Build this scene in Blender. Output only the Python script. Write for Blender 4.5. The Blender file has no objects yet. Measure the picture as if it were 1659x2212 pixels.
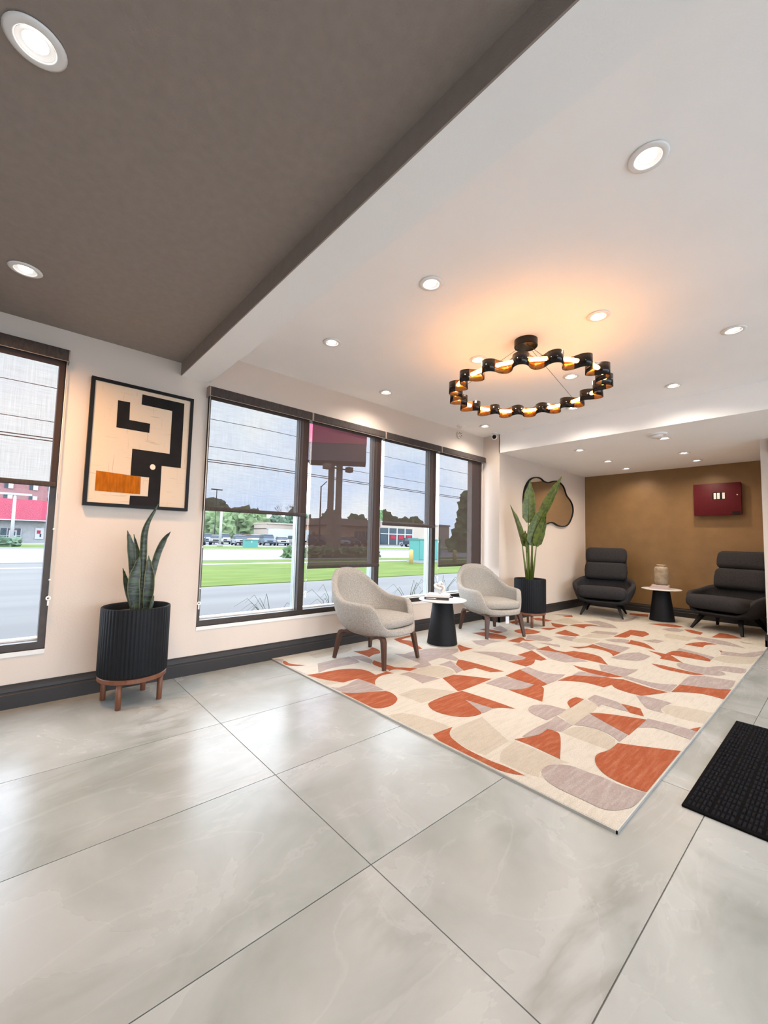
import bpy, bmesh, math, random
from mathutils import Vector, Matrix
random.seed(7)
S = bpy.context.scene
COL = S.collection
R = math.radians
PI = math.pi

# ------------------------------------------------------------------ camera
cam_d = bpy.data.cameras.new('camera')
cam = bpy.data.objects.new('camera', cam_d); COL.objects.link(cam)
cam_d.sensor_fit = 'HORIZONTAL'; cam_d.sensor_width = 36.0
cam_d.lens = 888.2 / 1659.0 * 36.0
cam_d.clip_start = 0.02; cam_d.clip_end = 600
YAW, PITCH, ROLL = 0.84383, 0.06949, 0.02454
fw = Vector((-math.sin(YAW)*math.cos(PITCH), math.cos(YAW)*math.cos(PITCH), math.sin(PITCH)))
rt = Vector((math.cos(YAW), math.sin(YAW), 0)); up = rt.cross(fw)
r2 = rt*math.cos(ROLL) + up*math.sin(ROLL); u2 = up*math.cos(ROLL) - rt*math.sin(ROLL)
M = Matrix((r2, u2, -fw)).transposed().to_4x4(); M.translation = (0, 0, 1.0)
cam.matrix_world = M
S.camera = cam

# ------------------------------------------------------------------ world, exposure
W = bpy.data.worlds.new('overcast_sky'); S.world = W; W.use_nodes = True
nt = W.node_tree; nt.nodes.clear()
o = nt.nodes.new('ShaderNodeOutputWorld'); bg = nt.nodes.new('ShaderNodeBackground')
tc = nt.nodes.new('ShaderNodeTexCoord'); mp = nt.nodes.new('ShaderNodeMapping'); nz = nt.nodes.new('ShaderNodeTexNoise')
cr = nt.nodes.new('ShaderNodeValToRGB')
mp.inputs['Scale'].default_value = (1.2, 1.2, 1.8)
nz.inputs['Scale'].default_value = 2.3; nz.inputs['Detail'].default_value = 4; nz.inputs['Roughness'].default_value = 0.5
cr.color_ramp.elements[0].position = 0.36; cr.color_ramp.elements[0].color = (0.62, 0.76, 1.0, 1)
cr.color_ramp.elements[1].position = 0.62; cr.color_ramp.elements[1].color = (0.90, 0.95, 1.0, 1)
nt.links.new(tc.outputs['Generated'], mp.inputs[0]); nt.links.new(mp.outputs[0], nz.inputs['Vector'])
nt.links.new(nz.outputs[0], cr.inputs[0]); nt.links.new(cr.outputs[0], bg.inputs[0]); nt.links.new(bg.outputs[0], o.inputs[0])
bg.inputs[1].default_value = SKY = 3.9
S.view_settings.view_transform = 'Standard'; S.view_settings.look = 'None'
S.view_settings.exposure = 1.24; S.view_settings.gamma = 1.0
S.view_settings.use_curve_mapping = False

# lamp strengths (each lamp's light is created in its own builder)
DOWN_W = 15.0          # recessed downlights
ALC_W = 14.5
DARK_W = 22.0
RING_E = 10.5          # glowing tube of the ring chandelier

# ------------------------------------------------------------------ materials
MAT = {}
def N(nt, t, **kw):
    n = nt.nodes.new(t)
    for k, v in kw.items(): setattr(n, k, v)
    return n
def mat(name, col, rough=0.6, metal=0.0, var=0.0, vscale=8.0, bump=0.0, bscale=60.0, spec=0.5, stretch=None, col2=None, coat=0.0):
    """procedural principled: base colour mottled by noise, fine relief by bump"""
    if name in MAT: return MAT[name]
    m = bpy.data.materials.new(name); m.use_nodes = True; MAT[name] = m
    nt = m.node_tree; p = nt.nodes['Principled BSDF']
    p.inputs['Roughness'].default_value = rough; p.inputs['Metallic'].default_value = metal
    p.inputs['Specular IOR Level'].default_value = spec
    if coat: p.inputs['Coat Weight'].default_value = coat; p.inputs['Coat Roughness'].default_value = 0.1
    c = (*col, 1)
    tc = N(nt, 'ShaderNodeTexCoord'); mp = N(nt, 'ShaderNodeMapping')
    if stretch: mp.inputs['Scale'].default_value = stretch
    nt.links.new(tc.outputs['Object'], mp.inputs[0])
    if var > 0 or col2:
        nz = N(nt, 'ShaderNodeTexNoise'); nz.inputs['Scale'].default_value = vscale; nz.inputs['Detail'].default_value = 5
        nt.links.new(mp.outputs[0], nz.inputs['Vector'])
        rp = N(nt, 'ShaderNodeValToRGB')
        a, b = rp.color_ramp.elements
        a.position, b.position = 0.3, 0.7
        if col2: a.color = c; b.color = (*col2, 1)
        else:
            a.color = tuple(max(0, x*(1-var)) for x in col)+(1,); b.color = tuple(min(1, x*(1+var)) for x in col)+(1,)
        nt.links.new(nz.outputs[0], rp.inputs[0]); nt.links.new(rp.outputs[0], p.inputs['Base Color'])
    else: p.inputs['Base Color'].default_value = c
    if bump > 0:
        nb = N(nt, 'ShaderNodeTexNoise'); nb.inputs['Scale'].default_value = bscale; nb.inputs['Detail'].default_value = 3
        nt.links.new(mp.outputs[0], nb.inputs['Vector'])
        bp = N(nt, 'ShaderNodeBump'); bp.inputs['Strength'].default_value = bump; bp.inputs['Distance'].default_value = 0.004
        nt.links.new(nb.outputs[0], bp.inputs['Height']); nt.links.new(bp.outputs[0], p.inputs['Normal'])
    return m
def emit(name, col, st):
    if name in MAT: return MAT[name]
    m = bpy.data.materials.new(name); m.use_nodes = True; MAT[name] = m
    nt = m.node_tree; p = nt.nodes['Principled BSDF']
    p.inputs['Base Color'].default_value = (*col, 1); p.inputs['Emission Color'].default_value = (*col, 1)
    p.inputs['Emission Strength'].default_value = st
    return m

WALL = mat('wall_paint', (0.60, 0.52, 0.455), 0.65, var=0.02, vscale=2, bump=0.25, bscale=140)
CEIL = mat('ceiling_paint', (0.94, 0.935, 0.925), 0.7, var=0.015, vscale=3, bump=0.2, bscale=160)
DCEIL = mat('dark_ceiling_paint', (0.29, 0.242, 0.214), 0.75, var=0.05, vscale=30, bump=0.3, bscale=160)
TAN = mat('tan_wall_paint', (0.235, 0.138, 0.058), 0.38, var=0.08, vscale=5, bump=0.3, bscale=70, metal=0.25)
BASEB = mat('baseboard_paint', (0.026, 0.023, 0.023), 0.5, spec=0.3, var=0.08, bump=0.1)
BRONZE = mat('dark_bronze_frame', (0.040, 0.029, 0.023), 0.45, metal=0.3, var=0.15, vscale=20)
SILLW = mat('white_sill', (0.68, 0.67, 0.65), 0.4)
GREYAL = mat('grey_aluminium', (0.30, 0.33, 0.32), 0.4, metal=0.5, var=0.05)
BLACK = mat('black_satin', (0.004, 0.004, 0.0045), 0.5, var=0.1, spec=0.2)
WHITEP = mat('white_plastic', (0.82, 0.80, 0.78), 0.4)
CREAMP = mat('cream_plastic', (0.70, 0.62, 0.54), 0.4)
CHROME = mat('chrome', (0.8, 0.8, 0.8), 0.15, metal=1.0)
GROUT = mat('grout', (0.30, 0.31, 0.30), 0.85, var=0.1)
WALNUT = mat('walnut', (0.040, 0.016, 0.009), 0.45, vscale=6, stretch=(6, 6, 0.8), col2=(0.075, 0.031, 0.017), bump=0.08)
OAKRED = mat('reddish_wood', (0.115, 0.038, 0.016), 0.5, vscale=6, stretch=(6, 6, 0.8), col2=(0.17, 0.062, 0.028), bump=0.08)
FABL = mat('oatmeal_boucle', (0.24, 0.22, 0.195), 0.95, vscale=110, col2=(0.36, 0.34, 0.31), bump=0.5, bscale=240, spec=0.15)
FABD = mat('charcoal_wool', (0.018, 0.017, 0.0185), 0.95, vscale=120, col2=(0.036, 0.034, 0.036), bump=0.5, bscale=220, spec=0.15)
POT = mat('black_fluted_pot', (0.004, 0.005, 0.007), 0.6, spec=0.25, var=0.15, vscale=30, bump=0.1)
CONE = mat('black_cone_base', (0.004, 0.0045, 0.006), 0.65, spec=0.25, var=0.2, vscale=40, bump=0.15, bscale=200)
MARB = mat('white_marble', (0.56, 0.55, 0.54), 0.3, vscale=5, col2=(0.62, 0.61, 0.60))
SOIL = mat('soil', (0.03, 0.02, 0.014), 0.95, var=0.5, vscale=60, bump=0.8, bscale=90)
RINGM = mat('dark_bronze_gloss', (0.008, 0.005, 0.004), 0.12, spec=0.35)
RINGI = mat('amber_tube_facing', (0.42, 0.17, 0.045), 0.22, metal=0.75)
REDM = mat('red_enamel', (0.075, 0.002, 0.006), 0.5, spec=0.25, var=0.1, vscale=20)
VASE = mat('weathered_clay', (0.20, 0.145, 0.09), 0.9, vscale=14, col2=(0.33, 0.26, 0.18), bump=0.8, bscale=30)
PAPER = mat('book_pages', (0.50, 0.47, 0.43), 0.8, vscale=200, stretch=(0.2, 0.2, 6), col2=(0.40, 0.35, 0.31))
BOOKW = mat('white_cover', (0.58, 0.565, 0.55), 0.45)
BOOKP = mat('pale_pink_cover', (0.42, 0.33, 0.30), 0.5)
BOOKK = mat('black_cover', (0.03, 0.025, 0.025), 0.45)
KNOT = mat('white_ceramic', (0.56, 0.54, 0.52), 0.3)

# floor tile: pale onyx marble, veins and clouds, its own offset per tile
def tile_mat():
    m = bpy.data.materials.new('onyx_tile'); m.use_nodes = True; nt = m.node_tree; p = nt.nodes['Principled BSDF']
    L = nt.links.new
    tc = N(nt, 'ShaderNodeTexCoord'); oi = N(nt, 'ShaderNodeObjectInfo'); mp = N(nt, 'ShaderNodeMapping')
    ad = N(nt, 'ShaderNodeVectorMath', operation='ADD'); sc = N(nt, 'ShaderNodeVectorMath', operation='SCALE')
    cb = N(nt, 'ShaderNodeCombineXYZ')
    for i in range(3): L(oi.outputs['Random'], cb.inputs[i])
    L(cb.outputs[0], sc.inputs[0]); sc.inputs['Scale'].default_value = 37.0
    mp.inputs['Rotation'].default_value = (0, 0, 0.5)
    L(tc.outputs['Object'], ad.inputs[0]); L(sc.outputs[0], ad.inputs[1]); L(ad.outputs[0], mp.inputs[0])
    def noise(s, d, rough=0.5, dist=0.0, vec=None):
        n = N(nt, 'ShaderNodeTexNoise'); n.inputs['Scale'].default_value = s; n.inputs['Detail'].default_value = d
        n.inputs['Roughness'].default_value = rough; n.inputs['Distortion'].default_value = dist
        L(vec or mp.outputs[0], n.inputs['Vector']); return n
    # soft clouds
    n1 = noise(2.2, 6, 0.55, 0.6); r1 = N(nt, 'ShaderNodeValToRGB'); e = r1.color_ramp.elements
    e[0].position = 0.30; e[0].color = (0.215, 0.230, 0.218, 1); e[1].position = 0.62; e[1].color = (0.305, 0.32, 0.318, 1)
    L(n1.outputs[0], r1.inputs[0])
    # warm patches
    n2 = noise(1.3, 3, 0.5, 0.3); r2_ = N(nt, 'ShaderNodeValToRGB'); e = r2_.color_ramp.elements
    e[0].position = 0.5; e[0].color = (0, 0, 0, 1); e[1].position = 0.75; e[1].color = (0.5, 0.5, 0.5, 1); L(n2.outputs[0], r2_.inputs[0])
    mx = N(nt, 'ShaderNodeMixRGB'); mx.inputs[2].default_value = (0.275, 0.262, 0.247, 1)
    L(r2_.outputs[0], mx.inputs[0]); L(r1.outputs[0], mx.inputs[1])
    # veins: thin band where stretched noise crosses its mid value
    st = N(nt, 'ShaderNodeMapping'); st.inputs['Scale'].default_value = (2.6, 0.8, 1); st.inputs['Rotation'].default_value = (0, 0, 0.35)
    L(ad.outputs[0], st.inputs[0])
    def vein(s, w, dist, detail):
        n = noise(s, detail, 0.55, dist, st.outputs[0])
        sb = N(nt, 'ShaderNodeMath', operation='SUBTRACT'); sb.inputs[1].default_value = 0.5
        ab = N(nt, 'ShaderNodeMath', operation='ABSOLUTE'); L(n.outputs[0], sb.inputs[0]); L(sb.outputs[0], ab.inputs[0])
        r = N(nt, 'ShaderNodeMapRange'); r.inputs[1].default_value = 0.0; r.inputs[2].default_value = w
        r.inputs[3].default_value = 1.0; r.inputs[4].default_value = 0.0; L(ab.outputs[0], r.inputs[0]); return r
    v1 = vein(0.8, 0.045, 0.7, 6); v2 = vein(1.3, 0.014, 1.0, 6)
    msk = noise(1.7, 2); mr = N(nt, 'ShaderNodeMapRange'); mr.inputs[1].default_value = 0.45; mr.inputs[2].default_value = 0.65
    L(msk.outputs[0], mr.inputs[0])
    q1 = N(nt, 'ShaderNodeMath', operation='MULTIPLY'); L(v1.outputs[0], q1.inputs[0]); L(mr.outputs[0], q1.inputs[1])
    q1b = N(nt, 'ShaderNodeMath', operation='MULTIPLY'); L(q1.outputs[0], q1b.inputs[0]); q1b.inputs[1].default_value = 0.55
    m1 = N(nt, 'ShaderNodeMixRGB'); m1.inputs[2].default_value = (0.16, 0.16, 0.145, 1); L(q1b.outputs[0], m1.inputs[0]); L(mx.outputs[0], m1.inputs[1])
    q2 = N(nt, 'ShaderNodeMath', operation='MULTIPLY'); L(v2.outputs[0], q2.inputs[0]); q2.inputs[1].default_value = 0.10
    m2 = N(nt, 'ShaderNodeMixRGB'); m2.inputs[2].default_value = (0.48, 0.485, 0.48, 1); L(q2.outputs[0], m2.inputs[0]); L(m1.outputs[0], m2.inputs[1])
    L(m2.outputs[0], p.inputs['Base Color'])
    rr = N(nt, 'ShaderNodeMapRange'); rr.inputs[3].default_value = 0.22; rr.inputs[4].default_value = 0.31
    L(n1.outputs[0], rr.inputs[0]); L(rr.outputs[0], p.inputs['Roughness'])
    p.inputs['Specular IOR Level'].default_value = 0.24
    bp = N(nt, 'ShaderNodeBump'); bp.inputs['Strength'].default_value = 0.05; bp.inputs['Distance'].default_value = 0.01
    L(n1.outputs[0], bp.inputs['Height']); L(bp.outputs[0], p.inputs['Normal'])
    return m
TILE = tile_mat()

def carpet_mat(name, c1, c2):
    m = bpy.data.materials.new(name); m.use_nodes = True; nt = m.node_tree; p = nt.nodes['Principled BSDF']; L = nt.links.new
    tc = N(nt, 'ShaderNodeTexCoord'); mp = N(nt, 'ShaderNodeMapping'); mp.inputs['Scale'].default_value = (55, 7, 1)
    mp.inputs['Rotation'].default_value = (0, 0, 0.0)
    L(tc.outputs['Object'], mp.inputs[0])
    a = N(nt, 'ShaderNodeTexNoise'); a.inputs['Scale'].default_value = 1.0; a.inputs['Detail'].default_value = 3; L(mp.outputs[0], a.inputs['Vector'])
    b = N(nt, 'ShaderNodeTexNoise'); b.inputs['Scale'].default_value = 260; b.inputs['Detail'].default_value = 2; L(tc.outputs['Object'], b.inputs['Vector'])
    r = N(nt, 'ShaderNodeValToRGB'); r.color_ramp.elements[0].position = 0.45; r.color_ramp.elements[1].position = 0.78
    r.color_ramp.elements[0].color = (*c1, 1); r.color_ramp.elements[1].color = (*c2, 1); L(a.outputs[0], r.inputs[0])
    mx = N(nt, 'ShaderNodeMixRGB', blend_type='OVERLAY'); mx.inputs[0].default_value = 0.35; L(r.outputs[0], mx.inputs[1]); L(b.outputs[0], mx.inputs[2])
    L(mx.outputs[0], p.inputs['Base Color']); p.inputs['Roughness'].default_value = 0.97; p.inputs['Specular IOR Level'].default_value = 0.1
    bp = N(nt, 'ShaderNodeBump'); bp.inputs['Strength'].default_value = 0.7; bp.inputs['Distance'].default_value = 0.004
    L(b.outputs[0], bp.inputs['Height']); L(bp.outputs[0], p.inputs['Normal'])
    return m
C_W = carpet_mat('cream_pile', (0.44, 0.41, 0.36), (0.385, 0.355, 0.305))
C_T = carpet_mat('terracotta_pile', (0.255, 0.068, 0.030), (0.325, 0.125, 0.070))
C_M = carpet_mat('mauve_grey_pile', (0.275, 0.228, 0.215), (0.345, 0.305, 0.288))
C_B = carpet_mat('beige_pile', (0.375, 0.338, 0.28), (0.335, 0.298, 0.245))

def fabric_shade():
    m = bpy.data.materials.new('woven_screen_fabric'); m.use_nodes = True; nt = m.node_tree; nt.nodes.clear(); L = nt.links.new
    o = N(nt, 'ShaderNodeOutputMaterial'); tr = N(nt, 'ShaderNodeBsdfTransparent'); df = N(nt, 'ShaderNodeBsdfDiffuse'); tl = N(nt, 'ShaderNodeBsdfTranslucent')
    tc = N(nt, 'ShaderNodeTexCoord'); mp = N(nt, 'ShaderNodeMapping'); mp.inputs['Scale'].default_value = (1, 260, 6); L(tc.outputs['Object'], mp.inputs[0])
    n = N(nt, 'ShaderNodeTexNoise'); n.inputs['Scale'].default_value = 1.0; n.inputs['Detail'].default_value = 2; L(mp.outputs[0], n.inputs['Vector'])
    mp2 = N(nt, 'ShaderNodeMapping'); mp2.inputs['Scale'].default_value = (1, 8, 260); L(tc.outputs['Object'], mp2.inputs[0])
    n2 = N(nt, 'ShaderNodeTexNoise'); n2.inputs['Scale'].default_value = 1.0; n2.inputs['Detail'].default_value = 2; L(mp2.outputs[0], n2.inputs['Vector'])
    ad = N(nt, 'ShaderNodeMath', operation='ADD'); L(n.outputs[0], ad.inputs[0]); L(n2.outputs[0], ad.inputs[1])
    mr = N(nt, 'ShaderNodeMapRange'); mr.inputs[1].default_value = 0.7; mr.inputs[2].default_value = 1.3; mr.inputs[3].default_value = 0.918; mr.inputs[4].default_value = 0.890
    L(ad.outputs[0], mr.inputs[0])
    df.inputs[0].default_value = (0.050, 0.031, 0.025, 1); tl.inputs[0].default_value = (0.008, 0.007, 0.0065, 1)
    asum = N(nt, 'ShaderNodeAddShader'); L(df.outputs[0], asum.inputs[0]); L(tl.outputs[0], asum.inputs[1])
    mx = N(nt, 'ShaderNodeMixShader'); L(mr.outputs[0], mx.inputs[0]); L(tr.outputs[0], mx.inputs[1]); L(asum.outputs[0], mx.inputs[2])
    L(mx.outputs[0], o.inputs[0]); return m
SHADE = fabric_shade()
VAL = mat('woven_valance_fabric', (0.040, 0.030, 0.027), 0.85, var=0.3, vscale=90, stretch=(1, 1, 0.3), bump=0.3, bscale=200)
def glass_mat():
    m = bpy.data.materials.new('clear_pane'); m.use_nodes = True; nt = m.node_tree; nt.nodes.clear(); L = nt.links.new
    o = N(nt, 'ShaderNodeOutputMaterial'); tr = N(nt, 'ShaderNodeBsdfTransparent'); gl = N(nt, 'ShaderNodeBsdfGlossy'); fr = N(nt, 'ShaderNodeFresnel')
    gl.inputs['Roughness'].default_value = 0.02; fr.inputs[0].default_value = 1.16; tr.inputs[0].default_value = (0.97, 0.99, 0.98, 1)
    mx = N(nt, 'ShaderNodeMixShader'); L(fr.outputs[0], mx.inputs[0]); L(tr.outputs[0], mx.inputs[1]); L(gl.outputs[0], mx.inputs[2]); L(mx.outputs[0], o.inputs[0]); return m
GLASS = glass_mat()
MIRR = mat('mirror_silver', (0.86, 0.84, 0.80), 0.02, metal=1.0)

# leaves
def leaf_mat(name, c1, c2, band):
    m = bpy.data.materials.new(name); m.use_nodes = True; nt = m.node_tree; p = nt.nodes['Principled BSDF']; L = nt.links.new
    tc = N(nt, 'ShaderNodeTexCoord'); mp = N(nt, 'ShaderNodeMapping'); mp.inputs['Scale'].default_value = band; L(tc.outputs['Object'], mp.inputs[0])
    n = N(nt, 'ShaderNodeTexNoise'); n.inputs['Scale'].default_value = 1.0; n.inputs['Detail'].default_value = 4; n.inputs['Distortion'].default_value = 0.4; L(mp.outputs[0], n.inputs['Vector'])
    r = N(nt, 'ShaderNodeValToRGB'); r.color_ramp.elements[0].position = 0.42; r.color_ramp.elements[1].position = 0.56
    r.color_ramp.elements[0].color = (*c1, 1); r.color_ramp.elements[1].color = (*c2, 1); L(n.outputs[0], r.inputs[0]); L(r.outputs[0], p.inputs['Base Color'])
    p.inputs['Roughness'].default_value = 0.42; return m
SNAKE = leaf_mat('snake_plant_leaf', (0.006, 0.011, 0.007), (0.036, 0.055, 0.028), (14, 14, 60))
SNEDGE = mat('snake_leaf_margin', (0.10, 0.115, 0.05), 0.5, var=0.1)
BIRD = leaf_mat('bird_of_paradise_leaf', (0.034, 0.055, 0.004), (0.080, 0.112, 0.009), (22, 22, 30))
RIB = mat('leaf_midrib', (0.10, 0.14, 0.03), 0.5, var=0.1)
STEM = mat('green_stem', (0.075, 0.105, 0.012), 0.45, var=0.2, vscale=12)

# ------------------------------------------------------------------ mesh helpers
class MB:
    def __init__(s): s.bm = bmesh.new(); s.mi = 0; s.mats = []
    def use(s, m):
        if m not in s.mats: s.mats.append(m)
        s.mi = s.mats.index(m); return s
    def _f(s, vs, smooth=False):
        try:
            f = s.bm.faces.new(vs); f.material_index = s.mi; f.smooth = smooth; return f
        except ValueError: return None
    def v(s, p): return s.bm.verts.new(p)
    def box(s, x0, x1, y0, y1, z0, z1, M=None):
        ps = [(x, y, z) for x in (x0, x1) for y in (y0, y1) for z in (z0, z1)]
        if M is not None: ps = [M @ Vector(p) for p in ps]
        v = [s.v(p) for p in ps]
        for q in ((0,1,3,2), (4,6,7,5), (0,4,5,1), (2,3,7,6), (0,2,6,4), (1,5,7,3)): s._f([v[i] for i in q])
        return s
    def rbox(s, cx, cy, cz, w, d, h, r, n=3, M=None, puff=0.0, smooth=True):
        """rounded box, optional pillow bulge; built from a gridded cube"""
        r = min(r, w/2, d/2, h/2)
        def axis(L):
            a = L/2; c = a - r
            t = [-a + r*(1-math.cos(i*PI/2/n)) for i in range(n)] + [-c]
            mids = max(2, int(2*c/0.12)+1) if puff else 2
            t += [-c + 2*c*i/mids for i in range(1, mids)] + [c]
            t += [c + r*math.sin((i+1)*PI/2/n) for i in range(n)]
            return t
        X, Y, Z = axis(w), axis(d), axis(h)
        def place(p):
            q = Vector((max(-w/2+r, min(w/2-r, p[0])), max(-d/2+r, min(d/2-r, p[1])), max(-h/2+r, min(h/2-r, p[2]))))
            o_ = Vector(p) - q
            if o_.length > 1e-9: o_ = o_.normalized()*r
            z = q + o_
            if puff:
                fx, fy, fz = 1-(2*z.x/w)**2, 1-(2*z.y/d)**2, 1-(2*z.z/h)**2
                z.z *= 1 + puff*max(0, fx)*max(0, fy); z.y *= 1 + puff*0.35*max(0, fx)*max(0, fz)
            z = z + Vector((cx, cy, cz))
            return M @ z if M is not None else z
        cache = {}
        def V(p):
            k = tuple(round(c, 5) for c in p)
            if k not in cache: cache[k] = s.v(place(p))
            return cache[k]
        def face(A, B, f, flip):
            for i in range(len(A)-1):
                for j in range(len(B)-1):
                    q = [V(f(A[i], B[j])), V(f(A[i+1], B[j])), V(f(A[i+1], B[j+1])), V(f(A[i], B[j+1]))]
                    if flip: q.reverse()
                    if len(set(q)) >= 3: s._f(list(dict.fromkeys(q)), smooth)
        face(X, Y, lambda a, b: (a, b, h/2), False); face(X, Y, lambda a, b: (a, b, -h/2), True)
        face(X, Z, lambda a, b: (a, -d/2, b), False); face(X, Z, lambda a, b: (a, d/2, b), True)
        face(Y, Z, lambda a, b: (w/2, a, b), False); face(Y, Z, lambda a, b: (-w/2, a, b), True)
        return s
    def lathe(s, prof, n=32, c=(0,0,0), mod=None, smooth=True, cap=True, M=None):
        rows = []
        for r, z in prof:
            row = []
            for i in range(n):
                a = 2*PI*i/n; rr = r*(mod(a, z) if mod else 1)
                p = Vector((c[0]+rr*math.cos(a), c[1]+rr*math.sin(a), c[2]+z))
                row.append(s.v(M @ p if M is not None else p))
            rows.append(row)
        for a, b in zip(rows, rows[1:]):
            for i in range(n): s._f([a[i], a[(i+1)%n], b[(i+1)%n], b[i]], smooth)
        if cap:
            if prof[0][0] > 1e-6: s._f(list(reversed(rows[0])))
            if prof[-1][0] > 1e-6: s._f(rows[-1])
        return s
    def tube(s, pts, r, n=8, smooth=True, closed=False):
        pts = [Vector(p) for p in pts]; k = len(pts); rows = []
        rr = r if isinstance(r, (list, tuple)) else [r]*k
        pn = None
        for i, p in enumerate(pts):
            if closed: d = pts[(i+1)%k]-pts[i-1]
            else: d = pts[min(i+1, k-1)]-pts[max(i-1, 0)]
            d.normalize()
            if pn is None: pn = d.orthogonal().normalized()
            else:
                pn = pn - d*pn.dot(d)
                pn = pn.normalized() if pn.length > 1e-6 else d.orthogonal().normalized()
            b = d.cross(pn)
            rows.append([s.v(p + (pn*math.cos(2*PI*j/n)+b*math.sin(2*PI*j/n))*rr[i]) for j in range(n)])
        rng = range(k) if closed else range(k-1)
        for i in rng:
            a, b = rows[i], rows[(i+1)%k]
            for j in range(n): s._f([a[j], a[(j+1)%n], b[(j+1)%n], b[j]], smooth)
        if not closed: s._f(list(reversed(rows[0]))); s._f(rows[-1])
        return s
    def sweep(s, pts, secs, side, smooth=False):
        """rectangular bar along pts; secs = (width along side vector, thickness)"""
        pts = [Vector(p) for p in pts]; k = len(pts); rows = []
        for i, p in enumerate(pts):
            d = (pts[min(i+1, k-1)]-pts[max(i-1, 0)]).normalized()
            sv = Vector(side); sv = (sv - d*sv.dot(d)).normalized(); nv = d.cross(sv)
            w, t = secs[i] if isinstance(secs, list) else secs
            rows.append([s.v(p + sv*a*w/2 + nv*b*t/2) for a, b in ((-1,-1), (1,-1), (1,1), (-1,1))])
        for a, b in zip(rows, rows[1:]):
            for j in range(4): s._f([a[j], a[(j+1)%4], b[(j+1)%4], b[j]], smooth)
        s._f(list(reversed(rows[0]))); s._f(rows[-1])
        for r_ in rows:
            for v_ in r_: v_.co.z = max(0.0, v_.co.z)
        return s
    def prism(s, poly, axis, a0, a1):
        """2-D polygon extruded along axis (0 x, 1 y, 2 z); poly coords are the other two axes in order"""
        def P(p, a):
            l = list(p); l.insert(axis, a); return l
        A = [s.v(P(p, a0)) for p in poly]; B = [s.v(P(p, a1)) for p in poly]
        s._f(list(reversed(A))); s._f(B)
        n = len(poly)
        for i in range(n): s._f([A[i], A[(i+1)%n], B[(i+1)%n], B[i]])
        return s
    def build(s, name, m=None, parent=None, loc=None, recalc=True, bevel=0):
        if bevel:
            bmesh.ops.bevel(s.bm, geom=[e for e in s.bm.edges if len(e.link_faces) == 2 and e.calc_face_angle(0) > 0.6], offset=bevel, segments=2, affect='EDGES', profile=0.5)
        if recalc: bmesh.ops.recalc_face_normals(s.bm, faces=s.bm.faces[:])
        me = bpy.data.meshes.new(name); s.bm.to_mesh(me); s.bm.free()
        if m is not None: me.materials.append(m)
        else:
            for q in s.mats: me.materials.append(q)
        ob = bpy.data.objects.new(name, me); COL.objects.link(ob)
        if parent is not None: ob.parent = parent
        if loc is not None: ob.location = loc
        return ob
def tag(o, label=None, cat=None, group=None, kind=None):
    if label: o['label'] = label
    if cat: o['category'] = cat
    if group: o['group'] = group
    if kind: o['kind'] = kind
    return o
def thing(name, label, cat, loc=(0,0,0), rz=0, group=None):
    e = bpy.data.objects.new(name, None); COL.objects.link(e); e.location = loc; e.rotation_euler = (0, 0, rz)
    e.empty_display_size = 0.1
    return tag(e, label, cat, group)
def struct(o, label=None): return tag(o, label, kind='structure')
def box(name, m, x0, x1, y0, y1, z0, z1, parent=None): return MB().box(x0, x1, y0, y1, z0, z1).build(name, m, parent)
def dup(root, loc=None, rz=None, label=None):
    r = root.copy(); COL.objects.link(r)
    if loc is not None: r.location = loc
    if rz is not None: r.rotation_euler = (0, 0, rz)
    if label: r['label'] = label
    for ch in list(root.children):
        c = ch.copy(); COL.objects.link(c); c.parent = r
        for g in list(ch.children):
            d = g.copy(); COL.objects.link(d); d.parent = c
    return r
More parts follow.
